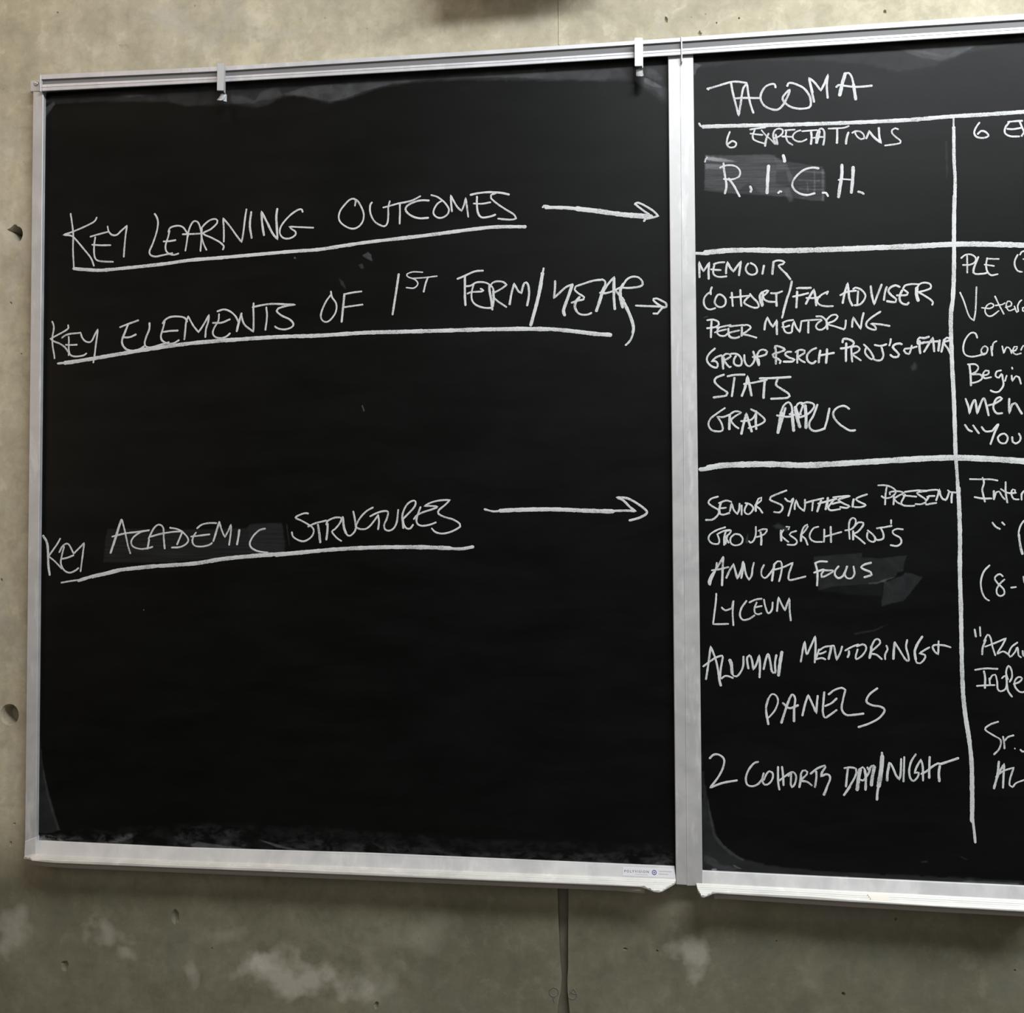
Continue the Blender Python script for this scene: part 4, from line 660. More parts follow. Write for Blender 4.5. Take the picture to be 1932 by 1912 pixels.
# (board, dust density, edge softness mm, streaked, outline in mm)
SMEARS = [
["L",0.0186,3,0,[[-892.4,2303.0],[-768.7,2307.7],[-606.6,2307.0],[-518.1,2318.1],[-258.4,2315.4],[-7.5,2312.7],[270.7,2307.9],[272.0,2226.6],[254.3,2241.8],[234.6,2259.2],[218.8,2270.3],[114.6,2277.3],[33.3,2282.9],[-90.3,2290.7],[-173.8,2291.4],[-241.4,2284.9],[-275.4,2274.2],[-301.0,2267.2],[-335.2,2262.4],[-361.1,2269.4],[-382.7,2277.0],[-404.3,2279.5],[-426.0,2277.7],[-443.4,2268.9],[-460.8,2262.2],[-491.4,2264.4],[-517.8,2271.0],[-544.3,2270.3],[-606.3,2271.6],[-651.1,2282.8],[-768.5,2289.4],[-887.7,2291.7]]],
["L",0.0279,3,0,[[-522.3,2288.3],[-500.3,2284.9],[-478.3,2274.7],[-447.8,2274.7],[-423.9,2282.7],[-434.8,2300.4],[-465.3,2289.3],[-478.3,2268.7],[-500.2,2270.0],[-522.2,2273.3]]],
["L",0.0341,2,0,[[-423.9,2283.6],[-378.4,2295.0],[-301.0,2298.9],[-173.8,2298.5],[-48.8,2300.7],[62.0,2302.3],[66.8,2283.4],[-7.6,2291.1],[-90.2,2294.4],[-165.4,2294.7],[-216.0,2291.0],[-249.9,2285.4],[-275.4,2278.4],[-309.5,2267.7],[-335.2,2264.9],[-361.1,2271.5],[-387.0,2278.5]]],
["L",0.0217,4,0,[[66.0,2300.0],[195.0,2296.2],[210.9,2276.9],[154.8,2276.2],[66.0,2283.5]]],
["L",0.062,1,0,[[235.5,2275.0],[242.9,2273.6],[255.7,2265.3],[268.6,2257.0],[263.0,2255.4],[248.3,2260.0],[237.3,2266.4]]],
["L",0.0248,3,0,[[237.3,2272.0],[268.5,2256.0],[278.6,2254.5],[281.1,2217.5],[268.4,2237.1],[254.7,2250.2],[235.4,2260.8]]],
["L",0.031,3,0,[[243.0,2292.6],[259.6,2287.8],[268.7,2270.2],[255.7,2269.1],[241.1,2279.4]]],
["L",0.0434,2,0,[[-891.6,2282.7],[-874.6,2295.0],[-870.2,2289.6],[-879.7,2278.9],[-888.2,2267.2],[-892.4,2257.2]]],
["L",0.0248,3,0,[[-741.6,2301.6],[-702.6,2301.4],[-694.2,2295.9],[-725.7,2294.7]]],
["L",0.0174,1.5,0,[[-892.0,1125.7],[-887.6,1111.0],[-884.0,1076.8],[-878.3,1037.7],[-868.2,989.1],[-855.1,950.5],[-845.4,926.5],[-857.9,919.3],[-893.6,918.1],[-894.1,1037.3]]],
["L",0.0186,1,0,[[-880.5,1047.5],[-876.0,1028.0],[-866.1,989.2],[-853.0,950.6],[-843.3,924.6],[-849.6,924.4],[-860.4,955.2],[-871.3,989.0],[-879.2,1027.9]]],
["L",0.2945,2,2,[[-893.4,900.5],[-889.3,910.4],[-863.1,915.2],[-845.2,909.0],[-831.6,902.7],[-795.1,900.1],[-893.3,898.6]]],
["L",0.0589,4,2,[[-893.6,915.1],[-805.6,915.2],[-692.1,922.0],[-681.8,912.7],[-738.1,896.3],[-893.3,895.6]]],
["L",0.0825,3,2,[[-764.0,903.1],[-738.3,910.8],[-707.5,923.4],[-697.2,917.0],[-733.0,904.2],[-748.4,897.9]]],
["L",0.062,1.5,0,[[-590.2,907.3],[-578.1,912.5],[-549.9,909.7],[-487.8,904.3],[-484.8,899.6],[-585.1,897.9]]],
["L",0.031,6,2,[[-620.7,919.6],[-580.3,940.1],[-510.0,940.6],[-469.9,905.8],[-620.5,896.7]]],
["L",0.0136,6,2,[[-836.7,892.8],[-816.1,922.6],[-692.2,936.4],[-550.1,945.9],[-312.5,944.3],[-63.6,934.2],[213.1,934.7],[274.5,941.4],[275.9,896.4],[-254.3,899.5]]],
["L",0.062,1,0,[[-462.0,920.3],[-440.1,916.4],[-405.5,908.1],[-380.9,903.4],[-390.7,901.1],[-430.2,909.2]]],
["L",0.0353,5,2,[[-450.0,901.8],[-390.8,927.5],[-332.0,920.2],[-254.3,918.2],[-63.7,912.9],[122.0,916.0],[276.1,921.6],[277.7,896.5],[-254.3,897.7]]],
["L",0.0471,2,2,[[245.4,904.3],[249.1,909.8],[274.2,910.8],[276.8,900.1]]],
["L",0.0112,2,1,[[-757.7,1482.7],[-588.9,1480.9],[-489.2,1483.1],[-481.5,1491.1],[-421.8,1492.9],[-417.9,1477.9],[-413.9,1440.5],[-468.2,1434.3],[-522.9,1431.0],[-636.1,1421.2],[-764.6,1420.3],[-760.9,1452.1]]],
["L",0.005,2,0,[[-484.1,1489.4],[-421.8,1491.6],[-416.4,1441.8],[-481.2,1434.3]]],
["L",0.0248,0.8,0,[[-411.5,1491.6],[-409.4,1476.6],[-406.2,1451.7],[-407.2,1451.7],[-410.9,1476.6],[-413.0,1490.3]]],
["L",0.0496,1.5,0,[[-271.5,1978.1],[-261.6,1983.5],[-255.7,1978.5],[-253.7,1967.7],[-259.6,1969.9]]],
["L",0.031,1.5,0,[[-278.4,1960.8],[-271.5,1962.5],[-268.5,1954.7],[-273.4,1953.9]]],
["L",0.0248,1.5,0,[[-314.9,1936.9],[-307.0,1930.8],[-303.0,1918.0],[-310.9,1925.1]]],
["L",0.093,0.6,0,[[-398.8,1980.8],[-395.8,1976.8],[-400.8,1977.0]]],
["L",0.062,0.6,0,[[-273.0,1703.7],[-271.0,1705.6],[-267.1,1694.0],[-269.1,1693.1]]],
["L",0.155,0.5,0,[[-684.5,1335.1],[-682.4,1332.2],[-685.5,1332.1]]],
["R",0.0248,1.5,1,[[342.1,2132.2],[391.6,2129.0],[439.2,2128.9],[451.1,2127.2],[462.9,2121.6],[480.5,2113.8],[509.9,2107.0],[539.1,2102.5],[543.4,2090.9],[542.0,2042.1],[516.4,2044.8],[479.8,2051.8],[435.5,2057.6],[390.9,2061.1],[338.5,2069.6]]],
["R",0.1736,1.5,1,[[342.1,2130.6],[352.6,2128.6],[376.6,2123.5],[394.4,2118.0],[376.5,2117.3],[346.5,2122.7],[341.7,2123.7]]],
["R",0.0806,1.5,1,[[341.2,2116.7],[369.0,2113.8],[373.4,2105.1],[341.1,2107.5]]],
["R",0.031,1.5,1,[[459.9,2121.0],[462.8,2120.1],[479.0,2110.8],[489.0,2085.8],[483.0,2075.4],[478.8,2097.0],[453.7,2096.7],[444.8,2100.2],[461.1,2100.9]]],
["R",0.0217,2,1,[[340.6,2131.5],[459.9,2125.6],[460.9,2076.4],[477.1,2072.6],[479.8,2054.1],[435.5,2059.1],[414.9,2081.6],[390.9,2061.1],[340.1,2075.8]]],
["R",0.0434,1,1,[[502.4,2097.4],[541.9,2093.2],[541.9,2090.2],[502.4,2094.7]]],
["R",0.0434,1,1,[[497.8,2082.3],[534.4,2078.8],[534.4,2076.7],[497.8,2080.0]]],
["R",0.0434,1,1,[[499.1,2066.2],[538.6,2063.3],[538.6,2061.4],[499.1,2064.2]]],
["R",0.0434,1,1,[[537.6,2097.3],[541.2,2097.1],[540.6,2042.2],[537.6,2042.3]]],
["R",0.0434,1,1,[[500.4,2051.6],[507.7,2050.5],[507.7,2047.9],[500.3,2048.9]]],
["R",0.0434,1,1,[[524.4,2096.4],[526.6,2096.3],[526.9,2058.1],[523.9,2058.2]]],
["R",0.0434,1,1,[[512.4,2077.1],[514.6,2077.0],[515.1,2058.6],[512.9,2058.7]]],
["R",0.031,2.5,0,[[477.1,2071.0],[482.9,2067.7],[488.5,2046.0],[482.6,2043.2],[477.6,2054.2]]],
["R",0.0136,1.5,0,[[516.9,1431.1],[557.1,1435.0],[595.9,1437.8],[594.7,1430.0],[616.1,1428.9],[632.2,1429.5],[653.6,1432.2],[668.5,1433.3],[664.0,1421.2],[661.7,1407.9],[653.2,1405.6],[648.8,1396.8],[629.5,1389.0],[599.5,1385.5],[545.6,1380.9],[523.8,1374.1],[516.6,1405.4],[515.7,1421.0]]],
["R",0.0174,1.5,0,[[630.5,1387.9],[646.6,1394.6],[661.6,1399.0],[664.9,1404.6],[674.4,1403.5],[692.3,1396.9],[686.9,1388.0],[678.3,1379.2],[667.4,1363.7],[661.0,1357.0],[641.7,1352.5],[626.8,1348.0],[625.7,1352.4],[629.2,1367.9]]],
["R",0.005,3,0,[[521.8,1385.3],[588.7,1386.6],[629.5,1387.9],[627.0,1365.7],[577.7,1367.7],[523.8,1374.1]]],
["R",0.0496,1.5,0,[[605.9,1386.4],[620.9,1388.9],[636.0,1394.5],[647.7,1397.9],[646.6,1395.7],[631.6,1390.1],[618.7,1385.8]]],
["R",0.0124,1,0,[[579.5,1302.4],[614.1,1308.9],[638.3,1318.9],[614.0,1305.4],[581.2,1299.7]]],
["R",0.031,3,0,[[450.8,1484.5],[459.8,1489.0],[466.9,1482.6],[475.7,1480.7],[473.9,1475.2],[465.0,1477.1],[461.5,1480.8],[454.3,1479.0]]],
["R",0.0372,1.2,0,[[403.1,1456.2],[404.5,1464.4],[406.9,1470.8],[406.8,1460.7],[409.4,1455.2],[405.8,1454.3]]],
["R",0.031,0.8,0,[[335.2,1845.4],[338.8,1848.9],[343.3,1848.8],[343.3,1847.0],[339.3,1846.7],[336.5,1844.8]]],
["R",0.0136,4,0,[[324.2,2330.5],[871.2,2333.6],[916.7,2330.6],[916.1,2295.7],[861.8,2296.2],[779.4,2286.8],[723.7,2266.7],[667.9,2259.7],[611.9,2276.5],[526.8,2289.2],[411.6,2296.3],[359.0,2288.9],[323.8,2286.5]]],
["R",0.031,3,0,[[612.3,2310.7],[682.4,2297.3],[737.8,2280.6],[768.4,2290.4],[807.2,2299.7],[870.6,2303.0],[870.7,2307.4],[752.1,2306.2],[668.5,2305.6]]],
["R",0.031,2,0,[[668.5,2299.7],[710.3,2293.5],[737.9,2283.5],[751.8,2286.2],[790.6,2296.4],[768.3,2284.5],[737.8,2274.7],[701.7,2282.8]]],
["R",0.062,1.5,0,[[323.9,2297.1],[335.6,2291.8],[332.7,2289.0],[327.3,2283.3],[324.9,2275.8],[322.5,2276.0]]],
["R",0.0248,2,0,[[322.8,2315.4],[338.1,2313.1],[358.4,2311.0],[361.0,2309.1],[354.2,2305.5],[345.7,2308.7],[338.1,2309.6],[328.7,2306.2],[323.6,2307.4]]],
["R",0.0186,2,0,[[326.6,1095.5],[328.1,1063.6],[333.5,1026.1],[339.7,991.6],[349.4,954.4],[366.3,934.8],[391.8,918.4],[434.1,908.5],[509.8,902.9],[620.4,900.1],[845.0,899.1],[844.7,886.6],[325.9,888.6]]],
["R",0.0248,1,0,[[334.3,1020.3],[339.8,994.5],[348.0,957.2],[360.7,940.3],[380.5,925.2],[397.4,915.8],[391.7,914.1],[371.9,924.9],[352.1,941.5],[343.7,957.0],[336.9,991.5]]],
["R",0.0589,2,2,[[324.8,892.9],[329.1,921.9],[343.4,919.5],[354.7,908.4],[380.2,903.1],[391.5,895.5],[481.7,894.7],[565.2,893.1],[620.3,890.2],[328.8,887.3]]],
["R",0.248,0.8,0,[[340.3,897.8],[343.2,899.4],[348.9,899.0],[348.3,896.7],[342.6,896.5]]],
["R",0.093,1,0,[[376.0,907.2],[383.1,904.3],[390.2,901.1],[385.9,901.0],[377.4,905.0]]],
["R",0.062,1.5,0,[[756.2,895.6],[809.8,894.9],[836.4,894.6],[836.3,891.8],[782.9,890.5],[745.4,892.3]]],
["R",0.062,1.5,0,[[543.1,895.1],[556.9,893.9],[565.2,895.9],[565.2,892.2],[548.6,891.3]]],
["R",0.0186,1,0,[[683.6,925.0],[694.5,926.0],[693.9,923.1],[684.1,922.2]]],
["R",0.0248,0.8,0,[[746.1,935.7],[756.8,930.2],[755.7,929.6],[745.0,934.8]]],
["R",0.031,3,0,[[680.6,1753.3],[685.4,1759.3],[689.9,1755.5],[687.5,1745.9],[681.7,1746.0]]],
["R",0.0124,1.5,0,[[740.4,2135.7],[744.6,2137.0],[745.2,2084.9],[742.2,2073.2],[741.3,2102.9]]]
]


# ------------------------------------------------------------------ helpers
def link(name, me, mat, parent=None, smooth=False):
    o = bpy.data.objects.new(name, me)
    C.objects.link(o)
    if mat: me.materials.append(mat)
    if parent: o.parent = parent
    if smooth:
        for p in me.polygons: p.use_smooth = True
    return o


def mesh(name, vs, fs, mat, parent=None, smooth=False):
    me = bpy.data.meshes.new(name)
    me.from_pydata([tuple(v) for v in vs], [], fs)
    me.validate()
    bm = bmesh.new(); bm.from_mesh(me)
    bmesh.ops.recalc_face_normals(bm, faces=bm.faces)
    bm.to_mesh(me); bm.free()
    return link(name, me, mat, parent, smooth)


def empty(name, loc, label, cat, group=None):
    o = bpy.data.objects.new(name, None)
    C.objects.link(o); o.location = loc; o.empty_display_size = .05
    o['label'] = label; o['category'] = cat
    if group: o['group'] = group
    return o


def area2(p):
    return sum(p[i][0]*p[(i+1) % len(p)][1]-p[(i+1) % len(p)][0]*p[i][1] for i in range(len(p)))/2


def inset(p, d):
    n = len(p); s = 1 if area2(p) > 0 else -1; out = []
    for i in range(n):
        a, b, c = Vector(p[i-1]), Vector(p[i]), Vector(p[(i+1) % n])
        e1 = (b-a).normalized(); e2 = (c-b).normalized()
        n1 = Vector((-e1.y, e1.x))*s; n2 = Vector((-e2.y, e2.x))*s
        m = (n1+n2)
        m = m/max(m.length_squared/2, .3)
        out.append(tuple(b+m*d))
    return out


def plate(name, poly, yf, yb, bevel, mat, parent=None, orig=(0, 0, 0), yfun=None):
    """a flat bar with an outline in (x, z) metres, front face at y = yf, back at y = yb"""
    n = len(poly); ins = inset(poly, bevel)
    ox, oy, oz = orig
    Y = yfun or (lambda x, z: 0.0)
    vs = [(x-ox, yf+Y(x, z)-oy, z-oz) for x, z in ins] + [(x-ox, yf+Y(x, z)+bevel-oy, z-oz) for x, z in poly] + [(x-ox, yb-oy, z-oz) for x, z in poly]
    fs = [list(range(n)), list(range(3*n-1, 2*n-1, -1))]
    for k in (0, n):
        for i in range(n):
            j = (i+1) % n
            fs.append([k+i, k+j, k+n+j, k+n+i])
    return mesh(name, vs, fs, mat, parent)


def box(name, x0, x1, y0, y1, z0, z1, mat, parent=None, bevel=0.0, orig=(0, 0, 0)):
    bm = bmesh.new()
    bmesh.ops.create_cube(bm, size=1)
    for v in bm.verts:
        v.co = Vector(((x0+x1)/2+v.co.x*(x1-x0)-orig[0], (y0+y1)/2+v.co.y*(y1-y0)-orig[1], (z0+z1)/2+v.co.z*(z1-z0)-orig[2]))
    if bevel: bmesh.ops.bevel(bm, geom=bm.edges, offset=bevel, segments=2, affect='EDGES')
    me = bpy.data.meshes.new(name); bm.to_mesh(me); bm.free()
    return link(name, me, mat, parent)


def sweep(name, rings, mat, parent=None, smooth=False):
    """closed profiles (equal point counts) joined into a capped bar"""
    n = len(rings[0]); vs = [p for r in rings for p in r]; fs = []
    for k in range(len(rings)-1):
        for i in range(n):
            j = (i+1) % n
            fs.append([k*n+i, k*n+j, (k+1)*n+j, (k+1)*n+i])
    fs.append(list(range(n))[::-1]); fs.append([(len(rings)-1)*n+i for i in range(n)])
    return mesh(name, vs, fs, mat, parent, smooth)


M3 = lambda l: [(p[0]/1000, p[1]/1000) for p in l]


# ------------------------------------------------------------------ materials
class NT:
    def __init__(s, name):
        s.m = bpy.data.materials.new(name); s.m.use_nodes = True
        s.t = s.m.node_tree; s.n = s.t.nodes; s.b = s.n['Principled BSDF']
        s.out = s.n['Material Output']

    def new(s, typ, **kw):
        n = s.n.new(typ)
        for k, v in kw.items():
            if hasattr(n, k) and k not in n.inputs: setattr(n, k, v)
            else: n.inputs[k].default_value = v
        return n

    def lk(s, a, b): s.t.links.new(a, b)

    def coord(s, scale=(1, 1, 1)):
        g = s.new('ShaderNodeNewGeometry')
        m = s.new('ShaderNodeMapping'); m.inputs['Scale'].default_value = scale
        s.lk(g.outputs['Position'], m.inputs[0]); return m.outputs[0]

    def noise(s, vec, scale, detail=4, rough=.55, dist=0.0):
        n = s.new('ShaderNodeTexNoise')
        n.inputs['Scale'].default_value = scale; n.inputs['Detail'].default_value = detail
        n.inputs['Roughness'].default_value = rough; n.inputs['Distortion'].default_value = dist
        s.lk(vec, n.inputs['Vector']); return n.outputs['Fac']

    def ramp(s, fac, stops):
        r = s.new('ShaderNodeValToRGB'); e = r.color_ramp.elements
        while len(e) < len(stops): e.new(.5)
        for x, (p, c) in zip(e, stops):
            x.position = p; x.color = c if len(c) == 4 else (*c, 1)
        s.lk(fac, r.inputs[0]); return r.outputs[0]

    def math(s, op, a, b=0.0, c=None):
        n = s.new('ShaderNodeMath', operation=op)
        for i, v in enumerate((a, b) if c is None else (a, b, c)):
            if isinstance(v, (int, float)): n.inputs[i].default_value = v
            else: s.lk(v, n.inputs[i])
        return n.outputs[0]

    def mix(s, f, a, b, mode='MIX'):
        n = s.new('ShaderNodeMix', data_type='RGBA', blend_type=mode)
        for i, v in ((0, f), (6, a), (7, b)):
            if isinstance(v, (int, float)): n.inputs[i].default_value = v
            elif isinstance(v, tuple): n.inputs[i].default_value = (*v, 1)
            else: s.lk(v, n.inputs[i])
        return n.outputs[2]

    def bump(s, h, strength, dist):
        b = s.new('ShaderNodeBump'); b.inputs['Strength'].default_value = strength
        b.inputs['Distance'].default_value = dist
        s.lk(h, b.inputs['Height']); s.lk(b.outputs[0], s.b.inputs['Normal'])


def flat(name, col, rough=.6, metal=0.0, spec=.5):
    t = NT(name); t.b.inputs['Base Color'].default_value = (*col, 1)
    t.b.inputs['Roughness'].default_value = rough; t.b.inputs['Metallic'].default_value = metal
    t.b.inputs['Specular IOR Level'].default_value = spec
    return t.m


def grey(v): return (v, v, v)


def make_concrete():
    t = NT('concrete'); p = t.coord()
    big = t.noise(p, 2.2, 3, .5, .6)
    mid = t.noise(p, 11, 6, .62, .4)
    fine = t.noise(p, 60, 5, .6)
    tall = t.noise(t.coord((14, 14, 2.2)), 1.5, 4, .6)
    col = t.ramp(mid, [(.30, (.25, .225, .160)), (.52, (.345, .31, .225)), (.72, (.45, .41, .305))])
    col = t.mix(.55, col, t.ramp(big, [(.35, (.28, .25, .18)), (.65, (.43, .39, .29))]))
    col = t.mix(.16, col, t.ramp(tall, [(.35, (.24, .225, .18)), (.65, (.43, .40, .33))]))
    col = t.mix(t.math('MULTIPLY', t.ramp(fine, [(.42, grey(0)), (.7, grey(1))]), .22), col, (.21, .20, .16))
    mot = t.noise(p, 24, 6, .7, .3)
    col = t.mix(t.math('MULTIPLY', t.ramp(mot, [(.50, grey(0)), (.66, grey(1))]), .45), col, (.20, .185, .135))
    col = t.mix(t.math('MULTIPLY', t.ramp(mot, [(.34, grey(1)), (.46, grey(0))]), .35), col, (.50, .47, .37))
    # faint cool efflorescence
    cool = t.ramp(t.noise(p, 7, 4, .6, .8), [(.55, grey(0)), (.72, grey(1))])
    col = t.mix(t.math('MULTIPLY', cool, .28), col, (.30, .31, .33))
    # the concrete is multiplied darker and greener towards the bottom
    sep = t.new('ShaderNodeSeparateXYZ'); t.lk(p, sep.inputs[0])
    zz = t.math('ADD', sep.outputs[2], t.math('MULTIPLY', t.noise(p, 3, 4), .10))
    low = t.ramp(zz, [(.87, grey(1)), (.97, grey(0))])
    low.node.color_ramp.elements[0].position = .86; low.node.color_ramp.elements[1].position = 1.05
    col = t.mix(t.math('MULTIPLY', low, 1.0), col, t.mix(.80, col, (.21, .23, .195), 'MULTIPLY'))
    # separate stains and pale patches of the wall, and a darker strip along the groove
    nz = t.new('ShaderNodeTexNoise'); nz.inputs['Scale'].default_value = 16; nz.inputs['Detail'].default_value = 5
    t.lk(p, nz.inputs['Vector'])
    off = t.new('ShaderNodeVectorMath', operation='SUBTRACT'); t.lk(nz.outputs['Color'], off.inputs[0])
    off.inputs[1].default_value = (.5, .5, .5)
    for key, c in (('blot_light', (.48, .465, .41)), ('blot_dark', (.16, .15, .115))):
        for x, z, rx, rz, a in GEO[key]:
            m = t.new('ShaderNodeMapping')
            m.inputs['Location'].default_value = (-x/rx, 0, -z/rz)
            m.inputs['Scale'].default_value = (1/rx, 0, 1/rz)
            t.lk(p, m.inputs[0])
            ad = t.new('ShaderNodeVectorMath', operation='MULTIPLY_ADD')
            t.lk(off.outputs[0], ad.inputs[0]); ad.inputs[1].default_value = (3.6, 0, 3.6); t.lk(m.outputs[0], ad.inputs[2])
            ln = t.new('ShaderNodeVectorMath', operation='LENGTH'); t.lk(ad.outputs[0], ln.inputs[0])
            f = t.ramp(ln.outputs['Value'], [(.35, grey(a*.75)), (1.15, grey(0))])
            col = t.mix(f, col, c)
    vo = t.new('ShaderNodeTexVoronoi'); vo.inputs['Scale'].default_value = 34; t.lk(p, vo.inputs['Vector'])
    dots = t.math('MULTIPLY', t.ramp(vo.outputs['Distance'], [(.035, grey(1)), (.075, grey(0))]), t.ramp(t.noise(p, 6, 2), [(.50, grey(0)), (.60, grey(.7))]))
    col = t.mix(dots, col, (.10, .095, .07))
    col = t.mix(1.0, col, (1.12, 1.12, 1.09), 'MULTIPLY')
    t.lk(col, t.b.inputs['Base Color'])
    t.b.inputs['Roughness'].default_value = .82
    t.b.inputs['Specular IOR Level'].default_value = .25
    h = t.math('ADD', t.math('MULTIPLY', mid, .6), t.math('MULTIPLY', fine, .3))
    t.bump(h, .35, .004)
    return t.m


def make_slate():
    t = NT('blackboard_enamel'); p = t.coord()
    streak = t.noise(t.coord((2.5, 1, 9)), 2.2, 5, .6, .3)
    speck = t.noise(p, 260, 2, .5)
    dust = t.math('ADD', t.ramp(streak, [(.35, grey(.0)), (.75, grey(.003))]), t.ramp(speck, [(.60, grey(0)), (.80, grey(.002))]))
    col = t.mix(dust, (.0016, .0018, .0016), (.75, .77, .78))
    t.lk(col, t.b.inputs['Base Color'])
    t.lk(t.ramp(t.noise(p, 5, 4), [(.3, grey(.42)), (.7, grey(.48))]), t.b.inputs['Roughness'])
    t.b.inputs['Specular IOR Level'].default_value = .085
    t.bump(t.noise(p, 700, 2), .12, .0004)
    return t.m


def make_chalk():
    t = NT('chalk_line'); p = t.coord()
    t.b.inputs['Base Color'].default_value = (.52, .53, .53, 1)
    t.b.inputs['Roughness'].default_value = .95; t.b.inputs['Specular IOR Level'].default_value = .1
    g = t.noise(p, 900, 3, .6); big = t.noise(p, 30, 3, .5)
    a = t.math('ADD', g, t.math('MULTIPLY', t.math('SUBTRACT', big, .5), .50))
    t.lk(t.ramp(a, [(.27, grey(.25)), (.50, grey(.97))]), t.b.inputs['Alpha'])
    return t.m


def make_dust():
    t = NT('chalk_dust'); p = t.coord()
    t.b.inputs['Base Color'].default_value = (.78, .80, .83, 1)
    t.b.inputs['Roughness'].default_value = .95; t.b.inputs['Specular IOR Level'].default_value = .05
    at = t.new('ShaderNodeAttribute', attribute_name='dust')
    st = t.new('ShaderNodeAttribute', attribute_name='streak')
    n1 = t.ramp(t.noise(p, 42, 5, .65, .6), [(.28, grey(.55)), (.72, grey(1.35))])
    n2 = t.ramp(t.noise(t.coord((12, 1, 260)), 1.0, 4, .6), [(.30, grey(.45)), (.72, grey(1.6))])
    nn = t.mix(st.outputs['Fac'], n1, n2)
    cl = t.new('ShaderNodeAttribute', attribute_name='cloud')
    n3 = t.ramp(t.noise(t.coord((1, 1, 1.8)), 30, 6, .72, .3), [(.44, grey(0)), (.74, grey(1.1))])
    nn = t.mix(cl.outputs['Fac'], nn, n3)
    a = t.math('MULTIPLY', at.outputs['Fac'], nn)
    g = t.ramp(t.noise(p, 500, 2), [(.3, grey(.8)), (.7, grey(1.2))])
    t.lk(t.math('MULTIPLY', a, g), t.b.inputs['Alpha'])
    return t.m


def make_aluminium(name, col, lo=.42, hi=.6):
    t = NT(name); p = t.coord()
    n = t.noise(p, 18, 5, .6, .8)
    sm = t.ramp(n, [(.35, (col[0]*.86, col[1]*.86, col[2]*.87)), (.65, col)])
    dust = t.ramp(t.noise(t.coord((6, 6, 1.3)), 9, 5, .65), [(.55, grey(0)), (.75, grey(.35))])
    t.lk(t.mix(dust, sm, (.80, .80, .79)), t.b.inputs['Base Color'])
    t.b.inputs['Metallic'].default_value = .25
    t.lk(t.ramp(n, [(.3, grey(lo)), (.7, grey(hi))]), t.b.inputs['Roughness'])
    t.bump(t.noise(p, 25, 3), .10, .002)
    return t.m


MAT = dict(
    concrete=make_concrete(), slate=make_slate(), chalk=make_chalk(), dust=make_dust(),
    alu=make_aluminium('satin_aluminium', (.435, .43, .425)),
    rail=make_aluminium('rail_aluminium', (.50, .50, .515), .48, .6),
    pale_alu=make_aluminium('pale_aluminium', (.60, .595, .585)),  # paler than the uprights, for the bottom strips and corner cap
    tray=make_aluminium('tray_aluminium', (.56, .55, .51)),
    insert=flat('grey_vinyl_insert', (.135, .135, .135), .7),
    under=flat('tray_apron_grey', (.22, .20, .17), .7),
    steel=flat('clip_steel', (.42, .42, .42), .42, .3),
    screw=flat('screw_zinc', (.45, .44, .42), .35, .7),
    cream=flat('cream_rubber', (.80, .76, .66), .6),
    sticker=flat('silver_sticker', (.62, .62, .64), .45, .1),
    ink=flat('grey_print', (.16, .16, .17), .7),
    faint=flat('pale_print', (.42, .38, .38), .7),
    emblem=flat('violet_blue_print', (.07, .06, .22), .6),
    plug=flat('grout_plug', (.12, .115, .095), .9),
    floor=flat('grey_floor', (.30, .29, .27), .6),
    bracket=flat('blocker_grey', (.35, .35, .34), .6),  # grey of the added light blocker above the boards
    stamp=flat('dark_form_mark', (.10, .10, .095), .9),
)

# ------------------------------------------------------------------ the concrete wall
YW = .018


